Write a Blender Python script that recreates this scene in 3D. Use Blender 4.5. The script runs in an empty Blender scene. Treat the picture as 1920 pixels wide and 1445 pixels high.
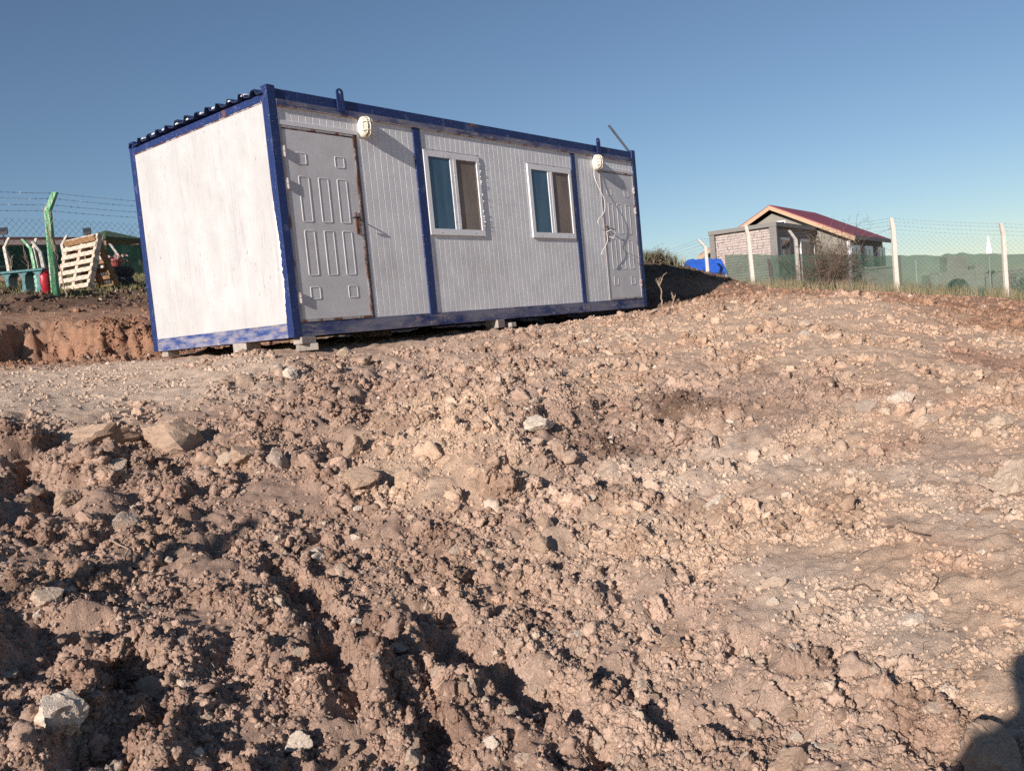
import bpy, bmesh, math, random
import numpy as np
from mathutils import Vector, Matrix, Euler
random.seed(7); rng = np.random.default_rng(11)
S = bpy.context.scene; COL = S.collection

# ------------------------------------------------------------------ camera
F_PX = 1599.2                                    # focal length in photo pixels (1920 wide)
R = np.array([[0.63390115, -0.7677229, -0.093653], [-0.11518247, 0.02602948, -0.99300326], [0.76478908, 0.64025309, -0.0719281]])
CAM = np.array([-5.2788, -7.2308, -0.0661])      # metres, origin = near bottom corner of the cabin
cd = bpy.data.cameras.new('camera'); cam = bpy.data.objects.new('camera', cd); COL.objects.link(cam)
cd.sensor_width = 36; cd.lens = F_PX / 1920 * 36; cd.clip_start = 0.05; cd.clip_end = 5000
cam.matrix_world = Matrix(((R[0][0], -R[1][0], -R[2][0], CAM[0]), (R[0][1], -R[1][1], -R[2][1], CAM[1]), (R[0][2], -R[1][2], -R[2][2], CAM[2]), (0, 0, 0, 1)))
S.camera = cam

# ------------------------------------------------------------------ sky, sun, exposure
SUN_AZ, SUN_EL = math.radians(9.0), math.radians(21.5)      # azimuth the light travels towards, height of the sun
w = bpy.data.worlds.new('World'); S.world = w; w.use_nodes = True
nt = w.node_tree; bg = nt.nodes['Background']; sky = nt.nodes.new('ShaderNodeTexSky')
sky.sky_type = 'NISHITA'; sky.sun_disc = False; sky.sun_elevation = SUN_EL
sky.sun_rotation = math.atan2(-math.cos(SUN_AZ), -math.sin(SUN_AZ)); sky.air_density = 1.0; sky.dust_density = 0.05; sky.ozone_density = 3.5; sky.altitude = 200
hs_ = nt.nodes.new('ShaderNodeHueSaturation'); hs_.inputs['Saturation'].default_value = 0.97; nt.links.new(sky.outputs[0], hs_.inputs['Color']); nt.links.new(hs_.outputs[0], bg.inputs[0]); bg.inputs[1].default_value = 0.066
sl = bpy.data.lights.new('sun', 'SUN'); sl.energy = 4.8; sl.angle = math.radians(0.55); sl.color = (1.0, 0.925, 0.85)
sun = bpy.data.objects.new('sun', sl); COL.objects.link(sun)
sun.rotation_euler = Vector((math.cos(SUN_AZ) * math.cos(SUN_EL), math.sin(SUN_AZ) * math.cos(SUN_EL), -math.sin(SUN_EL))).to_track_quat('-Z', 'Y').to_euler()
S.view_settings.view_transform = 'Standard'; S.view_settings.look = 'None'; S.view_settings.exposure = 0.42; S.view_settings.gamma = 1.0
S.cycles.max_bounces = 6; S.cycles.use_denoising = False; S.cycles.transparent_max_bounces = 16

# ------------------------------------------------------------------ pixel helpers (photo pixel -> direction; distance from what it touches)
def ray(u, v): return R.T @ np.array([(u - 960) / F_PX, (v - 722.5) / F_PX, 1.0])
def onY(u, v, Y=0.0): d = ray(u, v); return CAM + d * ((Y - CAM[1]) / d[1])
def at(u, v, D):                                  # D = horizontal distance from the camera
    d = ray(u, v); return CAM + d * (D / math.hypot(d[0], d[1]))
def plan(u, D):                                   # plan position near the horizon row of column u
    v = 607 - (u - 960) * 0.0947
    if u < 420 and D > 12: v = float(np.interp(D, (12, 12.9, 15.3, 16.3, 18, 20.5, 24, 30, 60), (650, 600, 576, 554, 543, 534, 522, 516, 505)))   # row of the rising ground there
    p = at(u, v, D); return p[0], p[1]
def srgb(r, g, b): return tuple(((c / 255) / 12.92 if c / 255 <= 0.04045 else ((c / 255 + 0.055) / 1.055) ** 2.4) for c in (r, g, b))

# ------------------------------------------------------------------ noise
def _h(ix, iy, k):
    n = (ix.astype(np.int64) * 374761393 + iy.astype(np.int64) * 668265263 + k * 1442695041) & 0xffffffff
    n = ((n ^ (n >> 13)) * 1274126177) & 0xffffffff
    return ((n ^ (n >> 16)) & 0xffffff) / float(0xffffff)
def vnoise(x, y, k=0):
    ix = np.floor(x); iy = np.floor(y); fx = x - ix; fy = y - iy
    ux = fx * fx * fx * (fx * (fx * 6 - 15) + 10); uy = fy * fy * fy * (fy * (fy * 6 - 15) + 10)
    def g(a, b):
        t = _h(ix + a, iy + b, k) * 6.2831853; return np.cos(t) * (fx - a) + np.sin(t) * (fy - b)
    a0 = g(0, 0); a1 = g(1, 0); b0 = g(0, 1); b1 = g(1, 1)
    return ((a0 + (a1 - a0) * ux) * (1 - uy) + (b0 + (b1 - b0) * ux) * uy) * 1.4
def fbm(x, y, s, o=4, k=0, gain=0.5):
    t = 0; a = 1.0; f = 1.0 / s
    for i in range(o):
        t = t + a * vnoise(x * f + 17.3 * i, y * f - 9.1 * i, k + i); a *= gain; f *= 2.03
    return t
def domes(x, y, s, k=0, fill=0.6):                # a field of rounded lumps of cell size s
    ix = np.floor(x / s); iy = np.floor(y / s); best = np.zeros_like(x)
    for dx in (-1, 0, 1):
        for dy in (-1, 0, 1):
            cx = ix + dx; cy = iy + dy
            px = (cx + _h(cx, cy, k)) * s; py = (cy + _h(cx, cy, k + 1)) * s
            q = _h(cx, cy, k + 2); r = s * fill * (0.35 + 0.75 * q * q)
            d2 = ((x - px) ** 2 + (y - py) ** 2) / (r * r)
            best = np.maximum(best, np.sqrt(np.maximum(0, 1 - d2)) * r)
    return best
def sstep(a, b, t): t = np.clip((t - a) / (b - a), 0, 1); return t * t * (3 - 2 * t)

# ------------------------------------------------------------------ terrain shape
def tps_fit(P, lam=0.02):
    P = np.array(P, float); xy = P[:, :2]; n = len(P)
    d = np.linalg.norm(xy[:, None] - xy[None], axis=2); K = np.where(d > 0, d * d * np.log(d + 1e-12), 0) + lam * np.eye(n)
    A = np.zeros((n + 3, n + 3)); A[:n, :n] = K; A[:n, n] = 1; A[:n, n + 1:] = xy; A[n, :n] = 1; A[n + 1:, :n] = xy.T
    return xy, np.linalg.solve(A, np.concatenate([P[:, 2], np.zeros(3)]))
def tps_eval(m, x, y):
    xy, c = m; z = c[-3] + c[-2] * x + c[-1] * y
    for (px, py), ck in zip(xy, c[:-3]):
        r2 = (x - px) ** 2 + (y - py) ** 2 + 1e-9
        z = z + ck * 0.5 * r2 * np.log(r2)
    return z
FORE = [(0, 1445, 2.9), (0, 1250, 3.6), (0, 1100, 4.3), (0, 1000, 4.9), (0, 930, 5.4), (0, 850, 6.4), (0, 790, 7.2), (0, 740, 8.6), (0, 702, 10.4), (0, 688, 12.2),
        (300, 1445, 2.8), (300, 1200, 3.7), (300, 1000, 4.8), (300, 900, 5.6), (300, 800, 6.9), (300, 740, 8.0), (300, 690, 10.0), (300, 668, 11.6),
        (570, 1445, 2.8), (570, 1200, 3.6), (570, 1000, 4.8), (570, 850, 6.0), (570, 750, 7.2), (570, 690, 8.2), (570, 658, 8.95),
        (740, 645, 9.6), (740, 700, 8.4), (900, 1445, 2.8), (900, 1200, 3.6), (900, 1000, 4.6), (900, 850, 5.6), (900, 750, 6.8), (900, 680, 8.3), (900, 640, 9.6), (900, 622, 10.7),
        (1212, 1445, 2.8), (1212, 1200, 3.5), (1212, 1000, 4.5), (1212, 850, 5.6), (1212, 750, 6.7), (1212, 650, 8.8), (1212, 600, 11.2), (1212, 586, 13.6),
        (1560, 1445, 2.7), (1560, 1200, 3.4), (1560, 1000, 4.4), (1560, 850, 5.5), (1560, 750, 6.5), (1560, 650, 8.2), (1560, 580, 10), (1560, 553, 11.3), (1400, 562, 11.8), (1300, 570, 12.2), (1720, 562, 11.0),
        (1920, 1445, 2.7), (1920, 1200, 3.4), (1920, 1000, 4.4), (1920, 850, 5.5), (1920, 720, 7.2), (1920, 650, 9), (1920, 602, 11.5)]
fp = [tuple(at(*q)) for q in FORE]
fp += [(0, 2.85, -.07), (7, 0, -.09), (7, 2.85, -.02), (3.5, 2.85, -.02), (0, 4.2, -.02), (3, 4.4, .06), (7, 5, .15), (-5.28, -7.23, -1.62), (-9, -10, -1.75), (-5, -13, -2.2), (-11, -4, -1.0), (-9, 2, -.25), (-13, 1, -.3), (1, -13, -2.2), (5, -10, -1.7), (-3, -9, -1.75)]
FORE_M = tps_fit(fp)
BACK = [(0, 613, 12.9), (150, 602, 12.9), (290, 596, 13.0), (0, 579, 15.3), (150, 576, 15.3), (290, 574, 15.3), (0, 557, 16.3), (150, 554, 16.3), (290, 551, 16.3),
        (0, 546, 18), (150, 543, 18), (290, 541, 18), (0, 537, 20.5), (150, 534, 20.5), (290, 532, 20.5), (0, 524, 24), (150, 522, 24), (290, 521, 25), (100, 517, 30), (290, 515, 31), (1410, 543, 27), (1490, 547, 28.5), (1680, 550, 26.5), (1886, 558, 26),
        (1325, 552, 32), (1920, 594, 14), (1920, 574, 19), (1700, 564, 15), (1700, 556, 20), (1560, 553, 13.5), (1560, 551, 20), (1400, 558, 15), (1300, 566, 15)]
bp = [tuple(at(*q)) for q in BACK]
for u, D, z in [(-500, 13, .8), (-500, 17, 1.6), (-500, 30, 3.2), (700, 18, .9), (700, 26, 1.4), (1000, 21, .7), (1000, 30, .9), (1215, 24, .55), (2300, 14, -1.6), (2300, 26, -1.4),
                (0, 60, 4.0), (900, 60, 1.6), (1900, 60, -1.2), (-900, 60, 5), (2900, 60, -3), (0, 200, 4.5), (900, 200, 1.0), (1900, 200, -4), (-900, 200, 6), (2900, 200, -7)]:
    bp.append((*plan(u, D), z))
BACK_M = tps_fit(bp, 0.05)
ca, sa = math.cos(math.radians(40.06)), math.sin(math.radians(40.06))
def ab(x, y): dx = x - CAM[0]; dy = y - CAM[1]; return dx * ca + dy * sa, -dx * sa + dy * ca
def unab(a, b): return CAM[0] + a * ca - b * sa, CAM[1] + a * sa + b * ca
CB = [-60, -12, -5.7, -4, -3, -1.8, -.2, 1.5, 3.2, 4.8, 5.3, 5.9, 6.5, 6.8, 7.4, 9, 60]; CA = [12, 12, 12, 12, 13.5, 16, 17.6, 16.5, 14, 11.6, 11.2, 11.5, 11.5, 10.3, 9.8, 9.2, 5]
MX, MY = plan(1222, 19.5)
def base(x, y):
    x = np.asarray(x, float); y = np.asarray(y, float); a, b = ab(x, y)
    f = tps_eval(FORE_M, x, y); g = tps_eval(BACK_M, x, y)
    far = sstep(150, 260, np.hypot(a, b)); g = g * (1 - far) + (0.6 + 0.012 * np.clip(b, -300, 300)) * far
    behind = sstep(3, 14, -a) ; f = f * (1 - behind) + (-2.0) * behind
    f = np.clip(f, -3, 1.2)
    g = g + 0.72 * np.exp(-((x - MX) ** 2 + (y - MY) ** 2) / 3.2)
    s = a - np.interp(b, CB, CA); right = sstep(-3.2, -5.2, b)
    s = s + (0.34 * fbm(x, y, 0.9, 3, 40) + 0.16 * fbm(x, y, .16, 3, 44)) * (1 - right)
    wl = 0.02 + 1.7 * right; t = sstep(-0.25 - wl, 0.25 + wl, s)
    step = fbm(x, y, .5, 3, 77) * 0.10 * np.exp(-((s - 4.6) / .5) ** 2) * sstep(2, 4, b)
    out = f * (1 - t) + g * t + step
    return np.where(a > 60, g, out)
def ground_at(u, v, lo=1.6, hi=60.0):             # where the ray of a pixel meets the smooth ground
    d = ray(u, v); d = d / math.hypot(d[0], d[1]); ts = np.concatenate([np.linspace(lo, 16, 240), np.linspace(16.3, hi, 100)])
    p = CAM[None] + ts[:, None] * d[None]; h = p[:, 2] - base(p[:, 0], p[:, 1])
    i = np.argmax(h < 0)
    if h[i] >= 0: return None
    t = ts[i - 1] + (ts[i] - ts[i - 1]) * h[i - 1] / (h[i - 1] - h[i]) if i else ts[0]
    q = CAM + t * d; return q
# soil colour and roughness at known spots of the photograph: (u, v, colour, roughness, pale-compaction)
TAN = (.61, .43, .31); BRN = (.432, .290, .218); PALE = (.63, .475, .365); RED = (.38, .205, .13); DRK = (.17, .105, .075); ORG = (.40, .235, .155); MIX = (.52, .365, .277)
CTRL = [(60, 1400, BRN, 1.0), (300, 1350, BRN, 1.0), (500, 1300, BRN, .9), (200, 1200, BRN, .95), (700, 1400, BRN, .9), (1000, 1400, BRN, 1.0), (1250, 1400, MIX, 1.0), (60, 1150, BRN, .7), (350, 1100, BRN, .75),
        (600, 1150, BRN, .8), (850, 1250, BRN, .9), (1100, 1200, MIX, .95), (100, 1000, BRN, .55), (300, 950, BRN, .6), (500, 950, BRN, .65), (700, 1000, BRN, .7), (60, 870, BRN, 1.0), (200, 870, BRN, 1.0), (400, 870, BRN, .8),
        (600, 830, BRN, .9), (500, 780, BRN, .7), (100, 740, PALE, .18), (300, 730, PALE, .2), (450, 700, PALE, .3), (60, 705, PALE, .12), (250, 690, PALE, .12), (570, 680, MIX, .5), (640, 720, BRN, .8), (720, 670, MIX, .4), (800, 655, MIX, .4),
        (800, 780, TAN, .7), (900, 850, TAN, .75), (780, 880, TAN, .7), (960, 700, MIX, .9), (1000, 780, MIX, .95), (1060, 860, MIX, .95), (1000, 950, MIX, .95), (850, 700, MIX, .8), (1100, 790, BRN, 1.0), (700, 760, BRN, .9), (1150, 720, TAN, .6), (1200, 640, TAN, .45), (1350, 620, TAN, .35), (1500, 600, TAN, .28), (1600, 590, TAN, .28),
        (1255, 765, (.25, .165, .125), .95), (1150, 825, (.25, .165, .125), 1.0), (1430, 742, (.33, .22, .17), .8), (1835, 668, (.38, .23, .165), .7), (1250, 800, MIX, .8), (1300, 720, MIX, .7), (1450, 740, MIX, .6), (1500, 680, TAN, .4), (1650, 650, TAN, .35), (1800, 700, TAN, .4), (1900, 650, TAN, .4), (1550, 800, TAN, .55), (1750, 830, MIX, .35), (1880, 800, TAN, .35), (1250, 900, PALE, .45), (1400, 870, PALE, .5), (1450, 960, TAN, .6),
        (1300, 1000, TAN, .6), (1650, 950, TAN, .4), (1850, 930, PALE, .35), (1700, 1080, TAN, .35), (1880, 1100, TAN, .3), (1500, 1120, PALE, .35), (1600, 1200, PALE, .22), (1750, 1280, TAN, .3), (1880, 1300, TAN, .4), (1300, 1150, MIX, .6), (1350, 1250, MIX, .85), (1500, 1330, MIX, .8), (1700, 1400, MIX, .7), (1880, 1420, MIX, .6)]
cx, cy, cc, cr = [], [], [], []
for u, v, c, r in CTRL:
    q = ground_at(u, v)
    if q is not None: cx.append(q[0]); cy.append(q[1]); cc.append(c); cr.append(r)
for u, D, c, r in [(0, 11.6, BRN, .3), (200, 12, ORG, .6), (60, 12.4, RED, 1.), (200, 12.6, RED, 1.), (280, 12.5, RED, 1.), (0, 13.8, ORG, .25), (150, 14.3, ORG, .22), (290, 14.3, ORG, .25), (60, 15.8, DRK, 1.), (200, 15.8, DRK, 1.), (290, 15.9, DRK, 1.), (60, 17.5, (.2, .16, .08), .5), (200, 19, (.2, .17, .08), .3), (200, 26, (.2, .18, .08), .3),
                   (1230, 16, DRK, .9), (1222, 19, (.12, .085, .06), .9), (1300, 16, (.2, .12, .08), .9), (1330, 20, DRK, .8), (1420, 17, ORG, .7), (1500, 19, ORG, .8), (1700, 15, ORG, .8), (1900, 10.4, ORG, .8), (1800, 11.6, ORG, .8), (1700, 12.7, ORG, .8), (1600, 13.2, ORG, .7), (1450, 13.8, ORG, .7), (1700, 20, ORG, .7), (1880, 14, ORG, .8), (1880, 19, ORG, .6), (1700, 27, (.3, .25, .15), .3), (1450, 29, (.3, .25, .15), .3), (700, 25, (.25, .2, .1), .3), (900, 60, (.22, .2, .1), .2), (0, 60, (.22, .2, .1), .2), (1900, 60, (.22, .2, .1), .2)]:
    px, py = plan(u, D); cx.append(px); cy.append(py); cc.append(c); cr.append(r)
for px, py, c, r in [(1, 1, MIX, .3), (4, 1, MIX, .3), (-9, -9, BRN, .7), (0, -11, MIX, .5)]: cx.append(px); cy.append(py); cc.append(c); cr.append(r)
cx = np.array(cx); cy = np.array(cy); cc = np.array(cc); cr = np.array(cr)
def zone(x, y):
    xx = x + 0.28 * fbm(x, y, .8, 3, 5); yy = y + 0.28 * fbm(x, y, .8, 3, 9)
    W = np.zeros_like(x); C = np.zeros((len(x), 3)); Q = np.zeros_like(x)
    for i in range(len(cx)):
        w_ = 1.0 / (((xx - cx[i]) ** 2 + (yy - cy[i]) ** 2 + 0.02) ** 2.2); W += w_; C += w_[:, None] * cc[i]; Q += w_ * cr[i]
    C = C / W[:, None]; Q = Q / W; D = np.hypot(*ab(x, y)); k = fbm(x, y, .42, 4, 210)
    m = np.clip(k * 1.5 - .25, 0, .75) * (1 - sstep(14, 18, D)) * sstep(.12, .3, Q)            # clumps of darker, coarser earth
    C = C * (1 - m[:, None]) + C * np.array([.66, .6, .58]) * m[:, None]; m2 = np.clip(fbm(x, y, .9, 3, 230) * 1.4 - .35, 0, .6)[:, None]; C = C * (1 - m2) + np.array([.5, .32, .22]) * m2 * (C.mean(1) / .36)[:, None] + 0 * C
    Q = np.clip(Q + (k * .8 - .05) * sstep(.15, .35, Q), .05, 1.1)
    return C, Q
# wheel and bucket ruts: photo polylines, depth, width
RUTS = [([(520, 1060), (590, 1140), (640, 1260), (655, 1330)], .13, .075), ([(745, 1240), (790, 1330), (850, 1445)], .13, .08), ([(800, 1160), (880, 1240), (980, 1280), (1050, 1340), (1090, 1400)], .17, .11),
        ([(1390, 1190), (1450, 1260), (1560, 1280), (1690, 1350), (1800, 1410)], .07, .05), ([(60, 1160), (120, 1190), (70, 1240)], .12, .12), ([(230, 1240), (270, 1300), (180, 1370), (200, 1430)], .14, .10),
        ([(0, 860), (80, 900), (60, 940)], .22, .2), ([(60, 850), (150, 830)], .14, .12), ([(720, 700), (690, 740), (620, 790)], .07, .09), ([(1230, 760), (1290, 800)], .1, .12), ([(1340, 800), (1345, 830)], .1, .06),
        ([(350, 1010), (440, 1000)], .08, .06), ([(700, 905), (745, 905)], .07, .05), ([(570, 1020), (600, 1060)], .08, .06), ([(840, 1070), (880, 1080)], .08, .06), ([(1020, 1050), (1050, 1060)], .05, .06)]
HX, HY = ground_at(905, 775)[:2]
RP = []
for pl, dp, wd in RUTS:
    g = [ground_at(*p) for p in pl]; RP.append(([q[:2] for q in g if q is not None], dp, wd))
def ruts(x, y):
    z = np.zeros_like(x)
    wx = x + .06 * fbm(x, y, .16, 4, 3, .6); wy = y + .06 * fbm(x, y, .16, 4, 6, .6)
    for g, dp, wd in RP:
        best = np.full_like(x, 9e9)
        for p, q in zip(g[:-1], g[1:]):
            e = q - p; t = np.clip(((wx - p[0]) * e[0] + (wy - p[1]) * e[1]) / (e @ e + 1e-9), 0, 1)
            best = np.minimum(best, (wx - p[0] - t * e[0]) ** 2 + (wy - p[1] - t * e[1]) ** 2)
        d = np.sqrt(best) / wd; z += -dp * np.clip(.62 + .9 * fbm(x, y, .22, 2, 17), .15, 1.0) * np.exp(-(d ** 4)) + .22 * dp * np.exp(-((d - 1.7) / .5) ** 2)
    return z
def height(x, y, q=None, fine=True):
    x = np.asarray(x, float); y = np.asarray(y, float)
    if q is None: q = zone(x, y)[1]
    a, b = ab(x, y); D = np.hypot(a, b); near = 1 - sstep(14, 20, D)
    ha, hb = ab(x, y); h0, h1_ = ab(HX, HY); hr = np.sqrt(((ha - h0) / 1.15) ** 2 + ((hb - h1_) / .85) ** 2) + .22 * fbm(x, y, .5, 3, 420)      # the tan heap tipped in front of the cabin
    z = base(x, y) + ruts(x, y) + .17 * np.exp(-np.clip(hr, 0, 9) ** 4)
    z = z + 0.075 * fbm(x, y, 1.3, 3, 20) * np.clip(q + .15, 0, 1) + .035 * fbm(x, y, .42, 3, 210) * sstep(.12, .4, q) * near
    under = sstep(-.5, -.1, x) * sstep(-.45, -.05, y) * (1 - sstep(7.2, 7.6, x)) * (1 - sstep(3, 3.4, y)); z = z - 0.03 * under
    lump = -.03 * sstep(.35, .9, q) - .022 * sstep(.15, .8, q) + 0.33 * domes(x + .03 * fbm(x, y, .1, 2, 1), y, .34, 31, .55) * sstep(.35, .9, q) + 0.62 * domes(x + .02 * fbm(x, y, .06, 2, 2), y + .02 * fbm(x, y, .06, 2, 8), .13, 51, .55) * sstep(.15, .8, q)
    z = z + lump * near * (1 - .8 * under)
    z = z + 0.022 * fbm(x, y, .22, 4, 60) * (q + .25) + 0.5 * np.abs(fbm(x + .4 * y, y * 1.7, .3, 4, 90)) * .075 * sstep(.45, .1, q) * near
    if fine:
        z = z + 0.5 * domes(x, y, .05, 71, .6) * (q * .85 + .0) * near + 0.4 * domes(x, y, .024, 81, .6) * (q * .8 + .12) * (1 - sstep(6, 9, D))
    return z
def gz(x, y): return float(height(np.array([x]), np.array([y]))[0])
def bz(x, y): return float(base(np.array([x]), np.array([y]))[0])

# ------------------------------------------------------------------ materials
def new_mat(name):
    m = bpy.data.materials.new(name); m.use_nodes = True; n = m.node_tree; b = n.nodes['Principled BSDF']; return m, n, b
def N(n, t, **kw):
    o = n.nodes.new(t)
    for k, v in kw.items(): setattr(o, k, v)
    return o
def mixc(n, fac, c1, c2, mode='MIX'):
    m = N(n, 'ShaderNodeMix', data_type='RGBA', blend_type=mode)
    for s, v in ((m.inputs[0], fac), (m.inputs[6], c1), (m.inputs[7], c2)):
        if isinstance(v, bpy.types.NodeSocket): n.links.new(v, s)
        elif isinstance(v, (tuple, list)): s.default_value = (*v[:3], 1)
        else: s.default_value = v
    return m.outputs[2]
def noise_mask(n, scale=5, lo=.5, hi=.6, stretch=(1, 1, 1), detail=6, coord='Object', rough=.6, off=0):
    tc = N(n, 'ShaderNodeTexCoord'); mp = N(n, 'ShaderNodeMapping'); mp.inputs['Scale'].default_value = stretch; mp.inputs['Location'].default_value = (off, off * .7, off * 1.3)
    no = N(n, 'ShaderNodeTexNoise'); no.inputs['Scale'].default_value = scale; no.inputs['Detail'].default_value = detail; no.inputs['Roughness'].default_value = rough
    rp = N(n, 'ShaderNodeMapRange'); rp.inputs[1].default_value = lo; rp.inputs[2].default_value = hi
    n.links.new(tc.outputs[coord], mp.inputs[0]); n.links.new(mp.outputs[0], no.inputs[0]); n.links.new(no.outputs[0], rp.inputs[0])
    return rp.outputs[0]
def bump(n, b, h, strength=.3, dist=.01):
    bm_ = N(n, 'ShaderNodeBump'); bm_.inputs['Strength'].default_value = strength; bm_.inputs['Distance'].default_value = dist
    n.links.new(h, bm_.inputs['Height']); n.links.new(bm_.outputs[0], b.inputs['Normal'])
def plain(name, c, rough=.7, var=.25, scale=6, metal=0, bmp=0.0, stretch=(1, 1, 1)):
    m, n, b = new_mat(name); k = noise_mask(n, scale, .3, .7, stretch)
    n.links.new(mixc(n, k, tuple(x * (1 - var) for x in c), tuple(min(1, x * (1 + var)) for x in c)), b.inputs['Base Color'])
    b.inputs['Roughness'].default_value = rough; b.inputs['Metallic'].default_value = metal
    if bmp: bump(n, b, noise_mask(n, scale * 6, .2, .8, stretch), bmp, .01)
    return m
def worn(name, c, layers, rough=.5, bmp=.1):         # layers: (colour, scale, lo, hi, stretch)
    m, n, b = new_mat(name); col = c; i = 0
    col = mixc(n, noise_mask(n, 3, .3, .7), tuple(x * .88 for x in c), tuple(min(1, x * 1.08) for x in c))
    for lc, sc, lo, hi, st in layers:
        i += 3.7; col = mixc(n, noise_mask(n, sc, lo, hi, st, off=i), col, lc)
    n.links.new(col, b.inputs['Base Color']); b.inputs['Roughness'].default_value = rough
    if bmp: bump(n, b, noise_mask(n, 40, .3, .7), bmp, .003)
    return m
def soil_mat(name, inst):
    m, n, b = new_mat(name); at_ = N(n, 'ShaderNodeAttribute', attribute_name='col', attribute_type='INSTANCER' if inst else 'GEOMETRY')
    ge = N(n, 'ShaderNodeNewGeometry')
    no = N(n, 'ShaderNodeTexNoise'); no.inputs['Scale'].default_value = 9; no.inputs['Detail'].default_value = 8; no.inputs['Roughness'].default_value = .65; n.links.new(ge.outputs['Position'], no.inputs[0])
    n2 = N(n, 'ShaderNodeTexNoise'); n2.inputs['Scale'].default_value = 130; n2.inputs['Detail'].default_value = 4; n2.inputs['Roughness'].default_value = .7; n.links.new(ge.outputs['Position'], n2.inputs[0])
    r1 = N(n, 'ShaderNodeMapRange'); r1.inputs[1].default_value = .3; r1.inputs[2].default_value = .7; r1.inputs[3].default_value = .78; r1.inputs[4].default_value = 1.2; n.links.new(no.outputs[0], r1.inputs[0])
    r2 = N(n, 'ShaderNodeMapRange'); r2.inputs[1].default_value = .25; r2.inputs[2].default_value = .75; r2.inputs[3].default_value = .75; r2.inputs[4].default_value = 1.25; n.links.new(n2.outputs[0], r2.inputs[0])
    mu = N(n, 'ShaderNodeMath', operation='MULTIPLY'); n.links.new(r1.outputs[0], mu.inputs[0]); n.links.new(r2.outputs[0], mu.inputs[1])
    cm = N(n, 'ShaderNodeVectorMath', operation='SCALE'); n.links.new(at_.outputs['Color'], cm.inputs[0]); n.links.new(mu.outputs[0], cm.inputs['Scale'])
    col = cm.outputs[0]
    # pale chalk crumbs
    n3 = N(n, 'ShaderNodeTexVoronoi'); n3.inputs['Scale'].default_value = 70; n.links.new(ge.outputs['Position'], n3.inputs[0])
    sp = N(n, 'ShaderNodeSeparateColor'); n.links.new(n3.outputs['Color'], sp.inputs[0])
    lt = N(n, 'ShaderNodeMath', operation='GREATER_THAN'); lt.inputs[1].default_value = .965; n.links.new(sp.outputs[0], lt.inputs[0])
    sm = N(n, 'ShaderNodeMath', operation='MULTIPLY'); sm.inputs[1].default_value = .45; n.links.new(lt.outputs[0], sm.inputs[0])
    col = mixc(n, sm.outputs[0], col, (.62, .48, .37))
    n.links.new(col, b.inputs['Base Color']); b.inputs['Roughness'].default_value = .95; b.inputs['Specular IOR Level'].default_value = .15
    v1 = N(n, 'ShaderNodeTexVoronoi'); v1.inputs['Scale'].default_value = 85; v2 = N(n, 'ShaderNodeTexVoronoi'); v2.inputs['Scale'].default_value = 32
    wp = N(n, 'ShaderNodeVectorMath', operation='MULTIPLY_ADD'); n.links.new(n2.outputs['Color'], wp.inputs[0]); wp.inputs[1].default_value = (.03, .03, .03); n.links.new(ge.outputs['Position'], wp.inputs[2])
    n.links.new(wp.outputs[0], v1.inputs[0]); n.links.new(wp.outputs[0], v2.inputs[0])
    s1 = N(n, 'ShaderNodeMath', operation='MULTIPLY_ADD'); n.links.new(v1.outputs['Distance'], s1.inputs[0]); s1.inputs[1].default_value = -.55; n.links.new(n2.outputs[0], s1.inputs[2])
    s2 = N(n, 'ShaderNodeMath', operation='MULTIPLY_ADD'); n.links.new(v2.outputs['Distance'], s2.inputs[0]); s2.inputs[1].default_value = -.5; n.links.new(s1.outputs[0], s2.inputs[2])
    bump(n, b, s2.outputs[0], .8 if not inst else .6, .016)
    return m
M = {}
BLUE = (.008, .025, .118)
M['soil'] = soil_mat('soil', False); M['clod'] = soil_mat('soil_clod', True)
M['blue'] = worn('blue_paint', BLUE, [((.10, .13, .24), 9, .58, .76, (1, 1, .5)), ((.35, .3, .3), 55, .63, .68, (1, 1, 1)), ((.16, .07, .04), 3, .66, .72, (1, 1, 1))], .55)
M['blue_rail'] = worn('blue_paint_dusty', BLUE, [((.17, .165, .22), 2.2, .36, .6, (1, 1, 3)), ((.28, .23, .21), 14, .55, .7, (.6, 1, 2)), ((.6, .55, .55), 70, .66, .69, (1, 1, 1)), ((.2, .08, .045), 5, .64, .7, (1, 1, 1))], .6)
M['blue_end'] = worn('blue_paint_scuffed', (.02, .055, .21), [((.26, .25, .30), 3, .38, .65, (1, 1.4, 5)), ((.40, .27, .21), 8, .58, .7, (1, .6, 4)), ((.55, .5, .48), 26, .66, .7, (1, 1, .5))], .6)
M['roofblue'] = plain('roof_sheet_paint', (.022, .04, .11), .65, .3, 8, 0)
M['grey'] = worn('grey_panel_paint', (.69, .68, .685), [((.54, .515, .51), 2.2, .52, .75, (1, 1, .5)), ((.78, .77, .775), 12, .56, .76, (3, 1, .4)), ((.36, .32, .3), 20, .69, .74, (2, 1, 1))], .38, 0)
M['door'] = worn('grey_door_paint', (.585, .57, .575), [((.47, .435, .435), 3, .5, .75, (1, 1, .6)), ((.25, .17, .12), 8, .72, .78, (1, 1, 1)), ((.62, .6, .61), 5, .6, .8, (1, 1, .3))], .42, 0)
M['rust'] = worn('rusty_steel', (.17, .065, .035), [((.42, .38, .37), 9, .44, .54, (1, 1, .3)), ((.09, .03, .015), 20, .5, .65, (1, 1, 1))], .85)
M['doorframe'] = worn('door_frame_paint', (.38, .35, .35), [((.2, .07, .035), 7, .55, .6, (1, 1, .35)), ((.5, .47, .46), 9, .6, .7, (1, 1, .4))], .6)
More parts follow.
